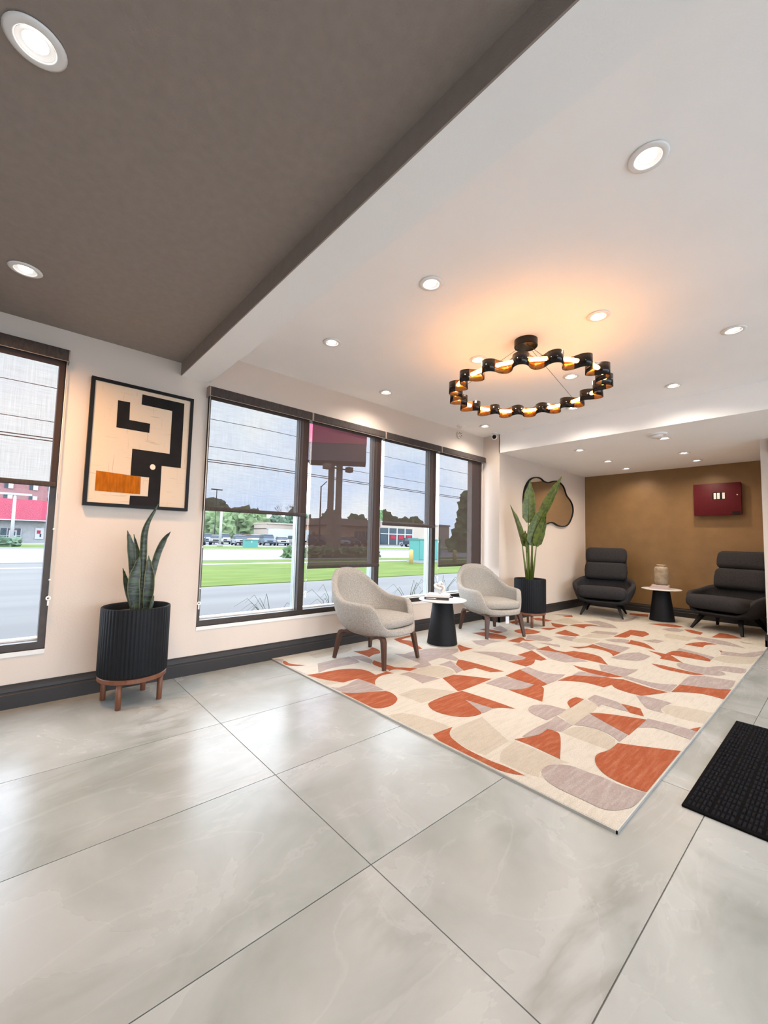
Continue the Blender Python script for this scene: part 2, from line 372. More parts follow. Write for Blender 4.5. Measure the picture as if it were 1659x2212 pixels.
CARPET='''B -1.426,5.566 -1.391,5.688 -1.141,5.687 -1.158,5.407 -1.259,5.393 -1.351,5.395
B -0.829,4.718 -0.830,4.941 -0.572,5.180 -0.572,4.845 -0.609,4.764 -0.736,4.676
B -1.168,3.660 -1.155,3.833 -1.143,3.693 -1.149,3.619
B -2.579,5.303 -2.572,5.675 -2.278,5.500 -2.332,5.284 -2.459,5.237
B -1.951,4.623 -1.963,4.917 -1.872,5.009 -1.747,4.975 -1.762,4.756
B -1.954,4.426 -1.911,4.613 -1.753,4.643 -1.747,4.413 -1.841,4.342 -1.907,4.339
B -1.958,1.903 -1.962,2.082 -1.903,2.157 -1.831,2.202 -1.761,2.246 -1.760,2.071 -1.767,1.919
B -2.243,2.299 -2.256,2.425 -2.245,2.523 -2.200,2.583 -2.121,2.604 -2.041,2.581 -2.003,2.538 -1.990,2.382 -2.091,2.334
B -3.085,1.929 -3.099,2.097 -3.112,2.257 -3.088,2.382 -2.976,2.306 -2.964,2.152 -2.964,1.915
B -2.629,1.636 -2.491,1.680 -2.353,1.756 -2.370,1.683 -2.383,1.636
B -1.762,1.636 -1.758,1.675 -1.735,1.732 -1.643,1.775 -1.484,1.804 -1.450,1.799 -1.449,1.663 -1.469,1.636
B -1.402,1.738 -1.428,1.797 -1.416,2.046 -1.295,1.979 -1.162,1.909 -1.158,1.770 -1.156,1.699 -1.229,1.682 -1.295,1.690 -1.357,1.708
B -0.795,3.020 -0.795,3.086 -0.766,3.150 -0.664,3.187 -0.572,3.202 -0.572,2.968 -0.639,2.941 -0.738,2.944
B -1.154,2.418 -1.158,2.522 -1.152,2.796 -1.084,2.786 -1.048,2.725 -1.038,2.589 -1.039,2.352
B -1.037,2.214 -1.035,2.305 -1.000,2.381 -0.928,2.410 -0.853,2.378 -0.810,2.341 -0.796,2.216 -0.902,2.209
B -1.133,1.784 -1.143,1.936 -0.913,1.938 -0.870,1.944 -0.915,1.880 -0.931,1.823 -0.925,1.770 -0.906,1.723 -0.955,1.705 -1.034,1.704 -1.080,1.701
T -2.648,1.636 -2.626,1.715 -2.619,1.799 -2.608,1.899 -2.573,1.984 -2.514,2.036 -2.445,2.057 -2.365,2.043 -2.340,2.041 -2.343,2.101 -2.356,2.160 -2.288,2.174 -2.305,2.107 -2.303,2.051 -2.275,1.989 -2.232,1.938 -2.182,1.901 -2.253,1.898 -2.354,1.887 -2.358,1.828 -2.353,1.756 -2.405,1.727 -2.491,1.680 -2.574,1.655
T -3.006,1.636 -3.062,1.674 -3.039,1.686 -2.970,1.673 -2.921,1.694 -2.854,1.759 -2.857,1.705 -2.916,1.636
T -2.218,1.636 -2.166,1.675 -2.125,1.739 -2.094,1.813 -2.057,1.883 -2.006,1.892 -1.938,1.870 -1.901,1.845 -1.862,1.784 -1.850,1.723 -1.864,1.660 -1.898,1.636 -1.921,1.636 -2.072,1.636
M -2.333,1.636 -2.292,1.673 -2.302,1.746 -2.332,1.822 -2.354,1.887 -2.253,1.898 -2.170,1.892 -2.074,1.885 -2.094,1.813 -2.125,1.739 -2.166,1.675 -2.224,1.636
M -2.834,1.854 -2.840,1.970 -2.839,2.063 -2.844,2.172 -2.754,2.178 -2.657,2.142 -2.652,2.044 -2.667,1.940 -2.665,1.830 -2.634,1.733
M -2.837,2.183 -2.801,2.282 -2.630,2.269 -2.574,2.189 -2.687,2.174
M -2.904,1.636 -2.841,1.636 -2.645,1.647 -2.661,1.636
M -3.159,1.636 -3.101,1.695 -3.008,1.636
T -2.950,2.299 -2.898,2.413 -2.951,2.523 -2.928,2.531 -2.827,2.510 -2.759,2.450 -2.767,2.377 -2.723,2.296 -2.793,2.301
T -2.630,2.269 -2.534,2.270 -2.357,2.285 -2.343,2.271 -2.366,2.194 -2.446,2.184 -2.569,2.188
T -2.441,2.263 -2.397,2.272 -2.337,2.334 -2.260,2.403 -2.250,2.306 -2.321,2.275 -2.354,2.232 -2.351,2.188 -2.348,2.177
T -3.073,2.904 -3.092,3.171 -3.028,3.111 -3.032,3.018 -3.003,2.946 -2.924,3.000 -2.835,2.963 -2.639,2.864 -2.642,2.815 -2.749,2.832 -2.837,2.858 -2.932,2.856
M -2.683,2.540 -2.616,2.609 -2.633,2.714 -2.624,2.838 -2.601,2.962 -2.495,3.060 -2.451,3.143 -2.374,3.066 -2.350,2.926 -2.232,2.884 -2.204,2.807 -2.345,2.772 -2.332,2.600 -2.248,2.553 -2.248,2.435 -2.301,2.366 -2.341,2.516 -2.498,2.529
M -2.220,2.607 -2.240,2.779 -2.139,2.715 -2.012,2.650 -1.998,2.546 -2.053,2.596 -2.126,2.630
M -2.247,2.188 -2.240,2.288 -2.151,2.314 -1.994,2.362 -2.002,2.179 -2.088,2.198 -2.183,2.214
T -2.236,2.784 -2.149,2.737 -2.223,2.857 -2.149,2.882 -1.959,2.885 -1.796,2.887 -1.853,2.782 -1.988,2.779 -2.002,2.647 -2.081,2.690
T -2.510,3.206 -2.535,3.273 -2.416,3.238 -2.363,3.263 -2.362,3.074
M -2.304,3.160 -2.161,3.354 -1.958,3.371 -1.894,3.260 -1.938,3.162 -2.125,3.188
T -1.991,2.380 -1.991,2.509 -1.913,2.568 -1.757,2.658 -1.749,2.456 -1.746,2.277 -1.759,2.260 -1.873,2.319
T -2.777,3.804 -2.702,3.976 -2.485,3.990 -2.414,3.936 -2.394,3.846 -2.488,3.745 -2.615,3.777
T -2.835,4.032 -2.823,4.122 -2.587,4.139 -2.583,4.024 -2.676,4.013
M -2.756,4.180 -2.822,4.429 -2.596,4.265 -2.582,4.146
M -2.558,3.506 -2.487,3.660 -2.352,3.735 -2.387,3.580 -2.352,3.423 -2.434,3.412
T -2.549,4.275 -2.575,4.391 -2.529,4.534 -2.445,4.535 -2.336,4.502 -2.322,4.343 -2.367,4.244 -2.456,4.224
T -2.530,5.135 -2.498,5.135 -2.309,5.139 -2.325,4.906 -2.403,4.919
T -2.434,4.670 -2.405,4.775 -2.326,4.888 -2.322,4.671
T -2.315,5.175 -2.299,5.304 -2.183,5.471 -2.068,5.484 -2.138,5.358 -2.156,5.230 -2.113,5.126 -2.206,5.159
T -2.212,4.567 -2.221,4.854 -1.987,4.708 -1.993,4.597 -2.068,4.560
T -2.331,3.784 -2.337,4.053 -2.305,4.065 -2.255,4.009 -2.158,4.053 -2.210,3.963 -2.251,3.953 -2.215,3.826
T -1.840,4.092 -1.782,4.144 -1.733,4.238 -1.734,4.402 -1.646,4.357 -1.529,4.307 -1.434,4.264 -1.434,4.078 -1.460,4.134 -1.514,4.203 -1.600,4.236 -1.704,4.225 -1.744,4.092
T -1.983,3.716 -1.974,3.952 -1.928,3.893 -1.837,3.840 -1.767,3.861 -1.735,3.963 -1.629,4.000 -1.505,3.982 -1.433,3.864 -1.357,3.746 -1.453,3.755 -1.588,3.741 -1.668,3.741 -1.773,3.805 -1.868,3.773
T -1.986,3.402 -1.989,3.658 -1.752,3.478 -1.765,3.400 -1.815,3.394 -1.757,3.272 -1.758,3.139 -1.934,3.154 -1.891,3.252 -1.889,3.359 -1.898,3.389
T -1.736,4.956 -1.741,5.266 -1.746,5.528 -1.667,5.561 -1.608,5.567 -1.513,5.441 -1.530,5.210 -1.648,5.217 -1.624,5.113 -1.630,5.004
T -1.563,4.724 -1.527,4.804 -1.561,4.939 -1.479,4.929 -1.388,4.877 -1.255,4.654 -1.418,4.723
M -2.340,4.214 -2.257,4.330 -2.132,4.306 -2.055,4.224 -2.066,4.119 -2.167,4.070 -2.259,4.034
M -2.138,4.395 -2.059,4.540 -1.956,4.551 -1.954,4.426 -1.907,4.339 -2.008,4.351
M -2.138,3.359 -2.043,3.372 -1.898,3.389 -1.873,3.317 -1.902,3.218 -1.961,3.158 -2.001,3.145
M -1.965,3.690 -1.868,3.773 -1.757,3.804 -1.648,3.746 -1.499,3.714 -1.565,3.606 -1.613,3.522 -1.725,3.514 -1.791,3.555
M -1.731,4.435 -1.716,4.543 -1.561,4.555 -1.441,4.556 -1.434,4.264 -1.529,4.307
M -1.427,3.999 -1.404,4.303 -1.330,4.427 -1.218,4.368 -1.212,4.117 -1.314,4.023
M -2.315,5.590 -2.225,5.819 -2.124,5.770 -1.993,5.682 -1.866,5.478 -1.985,5.390 -2.121,5.365 -2.079,5.513
M -1.973,4.941 -1.978,5.120 -1.771,5.224 -1.751,5.038 -1.864,4.986
M -2.219,3.708 -2.188,3.922 -1.976,3.775 -2.011,3.652 -2.099,3.686
M -2.116,3.992 -2.037,4.043 -1.927,4.082 -1.875,3.990 -1.957,3.986
M -1.733,4.701 -1.672,4.881 -1.572,4.924 -1.533,4.825 -1.569,4.716 -1.647,4.667
T -2.819,5.206 -2.804,5.334 -2.675,5.313 -2.592,5.284 -2.597,5.180 -2.731,5.131
T -2.883,4.717 -2.861,4.941 -2.757,4.761 -2.792,4.664
T -2.690,5.779 -2.620,5.940 -2.538,5.779 -2.615,5.720
M -2.823,5.755 -2.768,5.896 -2.626,5.954 -2.680,5.759
M -2.321,6.099 -2.036,6.197 -2.003,6.624 -1.926,6.106 -2.073,5.941
T -1.749,6.170 -1.624,6.350 -1.497,6.394 -1.400,6.312 -1.427,6.203 -1.546,6.146
T -1.351,6.129 -1.287,6.179 -1.157,6.091 -1.148,5.920 -1.256,5.951
T -1.039,5.863 -1.029,6.255 -0.937,6.251 -0.806,6.087 -0.926,5.932
T -1.141,5.192 -1.098,5.398 -1.033,5.505 -0.926,5.487 -1.005,5.350 -0.989,5.193 -1.042,5.186
T -1.303,4.583 -1.155,4.574 -1.150,4.775 -1.080,4.846 -0.957,4.817 -0.875,4.744 -0.836,4.688 -0.833,4.607 -0.938,4.594 -1.117,4.578 -1.047,4.470 -0.972,4.353 -1.043,4.348 -1.142,4.343 -1.146,4.447
M -1.011,4.289 -0.973,4.359 -0.899,4.340 -0.812,4.360 -0.761,4.484 -0.690,4.559 -0.587,4.583 -0.572,4.442 -0.597,4.376 -0.732,4.338 -0.683,4.297 -0.668,4.233 -0.692,4.158 -0.766,4.105 -0.887,4.116 -0.956,4.151
T -1.140,4.098 -1.061,4.124 -0.939,4.100 -0.850,4.096 -0.770,4.099 -0.822,4.014 -0.938,3.997 -1.044,3.998
M -1.154,5.603 -1.145,5.784 -1.009,5.772 -0.879,5.760 -0.701,5.516 -0.798,5.520 -0.930,5.510 -1.044,5.564
M -0.837,5.175 -0.695,5.219 -0.584,5.518 -0.572,5.554 -0.572,5.200 -0.649,5.092 -0.818,4.980
T -0.864,5.189 -0.837,5.175 -0.829,5.086
T -0.572,5.254 -0.572,5.443 -0.572,5.247
M -1.407,5.188 -1.315,5.189 -1.337,5.010 -1.472,5.004
M -1.531,5.914 -1.451,6.153 -1.332,6.076 -1.349,5.895 -1.438,5.847
M -1.129,4.829 -1.131,4.957 -0.917,4.871 -0.835,4.821 -0.836,4.688 -0.957,4.817
M -0.808,5.890 -0.674,5.833 -0.762,5.800
T -2.184,6.887 -1.971,7.019 -1.909,6.759 -2.131,6.720
T -1.449,1.663 -1.447,1.740 -1.440,1.811 -1.414,1.751 -1.375,1.712 -1.322,1.694 -1.270,1.679 -1.209,1.674 -1.151,1.674 -1.098,1.676 -1.043,1.689 -0.950,1.688 -0.986,1.660 -1.040,1.636 -1.105,1.636 -1.175,1.636 -1.337,1.636 -1.358,1.636 -1.395,1.636
T -1.752,2.027 -1.758,2.157 -1.743,2.286 -1.661,2.294 -1.556,2.300 -1.450,2.305 -1.356,2.301 -1.417,2.254 -1.445,2.198 -1.551,2.186 -1.626,2.177 -1.541,2.138 -1.456,2.098 -1.442,2.078 -1.447,2.025 -1.467,1.973 -1.509,1.928 -1.576,1.898 -1.634,1.891 -1.673,1.899 -1.712,1.920 -1.744,1.951
M -1.632,2.176 -1.551,2.186 -1.443,2.195 -1.442,2.087 -1.530,2.131
T -1.563,2.556 -1.516,2.615 -1.491,2.714 -1.503,2.793 -1.616,2.788 -1.734,2.801 -1.749,3.029 -1.641,2.987 -1.447,2.879 -1.448,2.796 -1.423,2.788 -1.309,2.538 -1.385,2.542 -1.475,2.544
M -1.731,2.538 -1.741,2.700 -1.724,2.783 -1.616,2.788 -1.506,2.788 -1.491,2.714 -1.516,2.615 -1.566,2.551 -1.641,2.546
M -1.749,3.029 -1.742,3.145 -1.624,3.109 -1.533,3.129 -1.464,3.203 -1.441,3.031 -1.447,2.879 -1.591,2.957
M -1.307,2.354 -1.322,2.416 -1.306,2.468 -1.266,2.518 -1.199,2.531 -1.157,2.535 -1.154,2.414 -1.161,2.298 -1.231,2.307 -1.277,2.324
M -1.145,2.008 -1.152,2.159 -1.140,2.306 -1.151,2.399 -1.038,2.350 -1.042,2.218 -1.107,2.191 -1.095,2.122 -1.112,2.041
T -1.154,1.947 -1.124,2.020 -1.103,2.067 -1.097,2.126 -1.104,2.195 -1.067,2.203 -1.027,2.191 -0.916,1.941 -1.042,1.952 -1.109,1.954
T -1.210,2.666 -1.217,2.742 -1.206,2.794 -1.159,2.796 -1.152,2.580 -1.188,2.625
T -1.435,3.009 -1.433,3.196 -1.383,3.303 -1.291,3.363 -1.185,3.402 -1.141,3.441 -1.056,3.420 -0.947,3.387 -0.849,3.398 -0.888,3.284 -0.943,3.173 -1.009,3.160 -1.108,3.178 -1.151,3.243 -1.166,3.137 -1.281,3.146 -1.369,3.087
T -1.538,3.499 -1.471,3.493 -1.312,3.523 -1.153,3.503 -1.220,3.416 -1.286,3.390 -1.434,3.406
M -1.408,3.695 -1.352,3.745 -1.198,3.761 -1.155,3.819 -1.158,3.517 -1.333,3.539
M -1.424,3.229 -1.433,3.364 -1.396,3.391 -1.215,3.403 -1.286,3.350
M -1.154,3.482 -1.147,3.551 -1.056,3.533 -0.954,3.535 -0.848,3.636 -0.842,3.422 -0.915,3.411 -1.032,3.452
T -0.835,3.416 -0.839,3.649 -0.738,3.708 -0.655,3.747 -0.575,3.833 -0.572,3.541 -0.681,3.565 -0.783,3.482
M -0.853,3.957 -0.773,4.061 -0.708,4.064 -0.589,4.103 -0.575,3.833 -0.655,3.747 -0.738,3.708 -0.839,3.649
M -1.148,2.816 -1.148,2.935 -1.060,2.928 -0.981,2.917 -0.904,2.807 -0.952,2.795 -1.051,2.800 -1.048,2.725 -1.076,2.782
T -0.978,2.907 -0.939,2.916 -0.875,2.919 -0.822,2.803 -0.894,2.794 -0.939,2.863
M -0.968,3.150 -0.933,3.180 -0.833,3.190 -0.773,3.182 -0.799,3.080 -0.790,3.001 -0.768,2.955 -0.850,2.951 -0.915,3.056
T -1.045,2.592 -1.016,2.640 -0.921,2.701 -0.797,2.765 -0.796,2.467 -0.914,2.520
M -1.035,2.357 -1.039,2.460 -1.042,2.571 -1.027,2.578 -0.914,2.520 -0.800,2.463 -0.801,2.344 -0.846,2.387 -0.918,2.412 -0.988,2.395
M -0.794,2.608 -0.798,2.786 -0.685,2.808 -0.598,2.813 -0.572,2.807 -0.572,2.667 -0.630,2.675 -0.705,2.689 -0.758,2.663
T -0.604,2.816 -0.572,2.899 -0.572,2.812
T -0.801,2.324 -0.737,2.365 -0.652,2.425 -0.572,2.482 -0.572,2.221 -0.572,1.965 -0.611,1.953 -0.686,1.952 -0.739,1.970 -0.786,2.016 -0.816,2.074 -0.825,2.131 -0.808,2.186 -0.799,2.233
M -0.919,1.764 -0.929,1.810 -0.921,1.858 -0.893,1.900 -0.852,1.927 -0.791,1.928 -0.729,1.941 -0.670,1.932 -0.608,1.944 -0.572,1.959 -0.572,1.824 -0.592,1.774 -0.620,1.725 -0.655,1.708 -0.721,1.711 -0.803,1.707 -0.867,1.718'''

# ================================================================== THE ROOM
XW = -3.19                                     # inner face of the window wall
# floor and its tiles
floor = struct(box('floor', GROUT, -3.42, 3.8, -3.6, 7.4, -0.08, -0.004), 'pale onyx marble tile floor')
TX = [-3.19, -2.27, -1.643, -1.013, -0.39, 0.238, 0.866, 1.494, 2.122, 2.6]
TY = [-3.4, -2.889, -1.633, -0.377, 0.883, 2.139, 3.395, 4.651, 5.8]
_tm = {}
for i in range(len(TX)-1):
    for j in range(len(TY)-1):
        x0, x1, y0, y1 = TX[i], TX[i+1], TY[j], TY[j+1]
        if x1 < -0.6 and y0 > 1.63: continue
        w, d = round(x1-x0, 3), round(y1-y0, 3)
        if (w, d) not in _tm:
            b = MB(); g = 0.0017
            b.box(-w/2+g, w/2-g, -d/2+g, d/2-g, -0.0095, 0.0)
            t = b.build('floor_tile', TILE, floor, bevel=0.0007); _tm[(w, d)] = t.data
        else:
            t = bpy.data.objects.new('floor_tile', _tm[(w, d)]); COL.objects.link(t); t.parent = floor
        t.location = ((x0+x1)/2, (y0+y1)/2, 0)

# window wall with two openings
b = MB()
Y0, Y1, Z0, Z1 = 1.022, 4.56, 0.335, 2.12      # big window
V0, V1, U0, U1 = -1.95, 0.168, 0.312, 2.10     # left window
for (ya, yb, za, zb) in ((-3.6, V0, -0.3, 2.66), (V0, V1, -0.3, U0), (V0, V1, U1, 2.66), (V1, Y0, -0.3, 2.66), (Y0, Y1, -0.3, Z0), (Y0, Y1, Z1, 2.66), (Y1, 4.62, -0.3, 2.66)):
    b.box(-3.42, XW, ya, yb, za, zb)
struct(b.build('wall_left', WALL), 'warm white wall with the windows')
struct(box('wall_alcove', WALL, -3.42, -2.94, 4.59, 7.4, -0.3, 2.66), 'white alcove side wall carrying the mirror')
struct(box('wall_back', TAN, -2.94, -0.57, 7.2, 7.4, -0.3, 2.66), 'tan painted back wall of the alcove')
b = MB()                                       # unseen side wall, opened for an added glazed front to bring in daylight
for (ya, yb, za, zb) in ((-3.6, -1.6, -0.3, 2.66), (-1.6, 5.0, 2.14, 2.66), (-1.6, 5.0, -0.3, 0.0), (5.0, 5.8, -0.3, 2.66)): b.box(2.6, 2.8, ya, yb, za, zb)
struct(b.build('wall_right', WALL))
struct(box('wall_rear', WALL, -3.42, 3.8, -3.6, -3.4, -0.3, 2.66))
struct(box('wall_end', WALL, -0.57, 3.8, 5.8, 7.4, -0.3, 2.66), 'white wall end beside the alcove')
# ceilings
struct(box('ceiling_dark', DCEIL, -3.42, 3.8, -3.6, 0.82, 2.26, 2.70), 'dark grey brown painted ceiling')
beam = struct(box('ceiling_beam', CEIL, -3.3, 3.8, 0.826, 1.022, 2.165, 2.70), 'white dropped ceiling beam')
struct(box('beam_side', DCEIL, -3.3, 3.8, 0.82, 0.826, 2.165, 2.27, beam))
struct(box('ceiling', CEIL, -3.42, 3.8, 1.022, 4.60, 2.412, 2.70), 'warm white painted ceiling')
struct(box('ceiling_soffit', CEIL, -2.95, 3.8, 4.59, 7.4, 2.168, 2.70), 'lowered white ceiling over the alcove')

# baseboards
BP = [(0, 0), (0.017, 0), (0.017, 0.078), (0.013, 0.082), (0.013, 0.090), (0.015, 0.094), (0.012, 0.112), (0.007, 0.122), (0.007, 0.134), (0, 0.134)]
def baseboard(name, axis, pos, sgn, a0, a1):
    poly = [(pos + sgn*d, z) for d, z in BP]
    o = MB().prism(poly, 1 if axis == 'y' else 0, a0, a1).build(name, BASEB)
    return struct(o)
baseboard('baseboard_left', 'y', XW, 1, -3.4, 4.59)
baseboard('baseboard_return', 'x', 4.59, -1, XW, -2.923)
baseboard('baseboard_alcove', 'y', -2.94, 1, 4.573, 7.2)
baseboard('baseboard_back', 'x', 7.2, -1, -2.94, -0.57)
baseboard('baseboard_end', 'x', 5.8, -1, -0.587, 2.6)
baseboard('baseboard_side', 'y', -0.57, -1, 5.783, 7.2)
baseboard('baseboard_right', 'y', 2.6, -1, 5.0, 5.8)
baseboard('baseboard_rear', 'x', -3.4, 1, -3.4, 2.6)

# windows
def window(name, label, y0, y1, z0, z1, mulls):
    w = bpy.data.objects.new(name, None); COL.objects.link(w); struct(w, label)
    fx0, fx1 = -3.32, -3.205
    t = 0.036
    box('frame_head', BRONZE, fx0, fx1, y0, y1, z1-t, z1, w); box('frame_bottom', BRONZE, fx0, fx1, y0, y1, z0, z0+0.042, w)
    box('frame_jamb', BRONZE, fx0, fx1, y0, y0+t*0.75, z0+0.042, z1-t, w); box('frame_jamb', BRONZE, fx0, fx1, y1-t, y1, z0+0.042, z1-t, w)
    box('sill_board', SILLW, -3.42, -3.186, y0, y1, z0-0.026, z0, w)
    box('drip_rail', SILLW, fx0-0.01, -3.27, y0+t*0.75, y1-t, z0+0.042, z0+0.052, w)
    ys = [y0+t*0.75]
    for m in mulls:
        box('mullion', BRONZE, -3.245, fx1, m, m+0.058, z0+0.042, z1-t, w)
        g = box('glazing_post', GREYAL, fx0, -3.245, m-0.006, m+0.05, z0+0.042, z1-t, w)
        box('gasket', SILLW, -3.275, -3.268, m-0.009, m-0.006, z0+0.052, z1-t, w)
        ys += [m-0.006, m+0.05]
    ys.append(y1-t)
    for i in range(0, len(ys), 2):
        box('pane', GLASS, -3.2925, -3.2915, ys[i], ys[i+1], z0+0.042, z1-t, w)
        # single sheet: keep only the room-side face of the thin pane so light crosses one surface
    return w
window('window_1', 'wide dark framed window of four lights', Y0, Y1, Z0, Z1, (1.862, 2.737, 3.604))
window('window_2', 'dark framed window beside the framed painting', V0, V1, U0, U1, ())
w3 = bpy.data.objects.new('window_added', None); COL.objects.link(w3); struct(w3, 'added unseen glazed front letting daylight in')  # invented glazing out of view, added so daylight reaches the ceiling
for ya, yb in ((-1.6, -1.55), (0.3, 0.35), (1.9, 1.96), (2.9, 2.96), (4.95, 5.0)): box('frame_post', BRONZE, 2.62, 2.72, ya, yb, 0.0, 2.14, w3)
for za, zb in ((0.0, 0.06), (2.08, 2.14)): box('frame_rail', BRONZE, 2.625, 2.715, -1.6, 5.0, za, zb, w3)
for ya, yb in ((-1.55, 0.3), (0.35, 1.9), (1.96, 2.9), (2.96, 4.95)): box('pane', GLASS, 2.669, 2.67, ya, yb, 0.06, 2.08, w3)
for o_ in [q for q in bpy.data.objects if q.name.startswith('pane')]:
    bm = bmesh.new(); bm.from_mesh(o_.data)
    bmesh.ops.delete(bm, geom=[f for f in bm.faces if f.normal.x < 0.5], context='FACES'); bm.to_mesh(o_.data); bm.free()

# ================================================================== CARPET
def chaikin(pts, it=2):
    for _ in range(it):
        n = len(pts); out = []
        for i in range(n):
            p, a, c = Vector(pts[i]), Vector(pts[i-1]), Vector(pts[(i+1) % n])
            d1, d2 = (p-a), (c-p)
            if d1.length < 1e-4 or d2.length < 1e-4 or d1.angle(d2) > R(52): out.append(tuple(p))
            else: out += [tuple(p-d1*0.25), tuple(p+d2*0.25)]
        pts = out
    return pts
cp = MB(); cp.use(C_W)
cpoly = [(-3.172, 1.63), (-0.57, 1.63), (-0.57, 7.182), (-2.922, 7.182), (-2.922, 4.571), (-3.172, 4.571)]
cp.prism(cpoly, 2, 0.0, 0.012)
for k, line in enumerate(CARPET.split('\n')):
    q = line.split(); cp.use({'T': C_T, 'M': C_M, 'B': C_B}[q[0]])
    pts = chaikin([tuple(float(c) for c in s_.split(',')) for s_ in q[1:]])
    z = 0.01205 + k*0.000012
    vs = [cp.v((x, y, z)) for x, y in pts]
    area = sum(pts[i-1][0]*pts[i][1]-pts[i][0]*pts[i-1][1] for i in range(len(pts)))
    cp._f(vs if area > 0 else vs[::-1])
carpet = cp.build('carpet', None, recalc=False)
tag(carpet, 'large cream carpet with terracotta and mauve geometric shapes in the seating area', 'carpet')
box('edge_trim', mat('metal_edge_trim', (0.42, 0.42, 0.40), 0.4, metal=0.6), -0.57, -0.5655, 1.6255, 7.182, 0.0, 0.011, carpet)
box('edge_trim', MAT['metal_edge_trim'], -3.172, -0.5655, 1.6255, 1.63, 0.0, 0.011, carpet)

# door mat: black ribbed blocks
MATC = mat('black_rubber_mat', (0.0015, 0.0015, 0.0018), 0.9, spec=0.08, var=0.3, vscale=60, bump=0.4, bscale=150)
dm = thing('door_mat', 'black ribbed door mat lying on the tiles beside the carpet', 'mat', (-0.462, 1.99, 0))
MB().rbox(0.46, 0.60, 0.0045, 0.92, 1.20, 0.009, 0.0044, 2).build('backing', MATC, dm)
b = MB(); ny, nx = 24, 12
bw, bh = 0.90/nx, 1.18/ny
for i in range(nx):
    for j in range(ny):
        x0, y0 = 0.01+i*bw, 0.01+j*bh
        nr = 5
        for r_ in range(nr):
            xa = x0+0.004+(bw-0.008)*r_/nr; hgt = 0.0135 + random.uniform(-0.001, 0.001)
            ya, yb = y0+0.004+random.uniform(0, .003), y0+bh-0.004-random.uniform(0, .003)
            v = [b.v((xa, ya, 0.009)), b.v((xa+(bw-0.008)/nr*0.8, ya, 0.009)), b.v((xa+(bw-0.008)/nr*0.8, yb, 0.009)), b.v((xa, yb, 0.009))]
            ins = (bw-0.008)/nr*0.2
            u = [b.v((xa+ins, ya+0.003, hgt)), b.v((xa+(bw-0.008)/nr*0.8-ins, ya+0.003, hgt)), b.v((xa+(bw-0.008)/nr*0.8-ins, yb-0.003, hgt)), b.v((xa+ins, yb-0.003, hgt))]
            b._f(u)
            for e in range(4): b._f([v[e], v[(e+1)%4], u[(e+1)%4], u[e]])
rb = b.build('rib_pile', mat('black_fibre_rib', (0.0085, 0.0085, 0.0105), 0.95, spec=0.06, var=0.5, vscale=90, bump=0.3, bscale=300), dm); rb['kind'] = 'stuff'

# ================================================================== ROLLER SHADES
ENDC = mat('beige_end_cap', (0.30, 0.235, 0.20), 0.5)
CORDM = mat('white_cord', (0.75, 0.72, 0.68), 0.5)
def roller_shade(label, y0, y1, hem, f0, f1, ztop, chain_y=None, chain_z=0.6):
    t = thing('roller_shade', label, 'window shade', (0, 0, 0), group='woven roller shades on the windows')
    zt, zb = ztop, ztop-0.075
    prof = [(XW, zt), (-3.135, zt), (-3.122, zt-0.004), (-3.116, zt-0.012), (-3.114, zb+0.012), (-3.118, zb), (-3.124, zb), (-3.124, zt-0.016), (XW, zt-0.016)]
    MB().prism(prof, 1, y0+0.006, y1-0.006).build('valance', VAL, t)
    for ya, yb in ((y0, y0+0.006), (y1-0.006, y1)):
        MB().prism([(XW, zt+0.001), (-3.134, zt+0.001), (-3.118, zt-0.006), (-3.111, zt-0.014), (-3.111, zb-0.002), (XW, zb-0.002)], 1, ya, yb).build('end_cap', ENDC, t)
    box('fascia_lip', ENDC, -3.1235, -3.1175, y0+0.006, y1-0.006, zb-0.003, zb-0.0002, t)
    MB().tube([(-3.165, y0+0.01, zt-0.045), (-3.165, y1-0.01, zt-0.045)], 0.024, 16).build('roller_tube', VAL, t)
    b = MB(); n = 6                                   # one hanging sheet, very slightly waved
    rows = [[b.v((-3.1505+0.0008*math.sin(i*2.1+j), f0+(f1-f0)*j/n, zt-0.05+(hem+0.01-zt+0.05)*i/8)) for j in range(n+1)] for i in range(9)]
    for i in range(8):
        for j in range(n): b._f([rows[i][j], rows[i][j+1], rows[i+1][j+1], rows[i+1][j]], True)
    b.build('fabric', SHADE, t, recalc=False)
    MB().rbox(-3.1505, (f0+f1)/2, hem, 0.014, f1-f0+0.004, 0.030, 0.005, 2).build('hem_bar', VAL, t)
    if chain_y is not None:
        b = MB()
        for dx in (-0.006, 0.006):
            b.tube([(-3.145+dx, chain_y, zb+0.02), (-3.145+dx, chain_y, chain_z+0.03)], 0.0016, 6)
        b.tube([(-3.151, chain_y, chain_z+0.03), (-3.149, chain_y, chain_z+0.02), (-3.145, chain_y, chain_z+0.016), (-3.141, chain_y, chain_z+0.02), (-3.139, chain_y, chain_z+0.03)], 0.0016, 6)
        ch = b.build('pull_cord', CORDM, t)
        for zz in (chain_z+0.12, chain_z+0.42):
            MB().lathe([(0, -0.006), (0.005, -0.004), (0.0062, 0), (0.005, 0.004), (0, 0.006)], 10, (-3.139, chain_y, zz)).build('cord_stop', WHITEP, ch)
        b = MB().lathe([(0.011, -0.004), (0.013, -0.003), (0.013, 0.003), (0.011, 0.004), (0.006, 0.004), (0.006, -0.004)], 14, (0, 0, 0), M=Matrix.Translation((-3.145, chain_y, chain_z+0.012)) @ Matrix.Rotation(PI/2, 4, 'Y'), cap=False)
        b.box(-3.149, -3.141, chain_y-0.004, chain_y+0.004, chain_z-0.03, chain_z-0.002)
        b.build('tensioner', WHITEP, ch)
    return t
ZV = 2.126
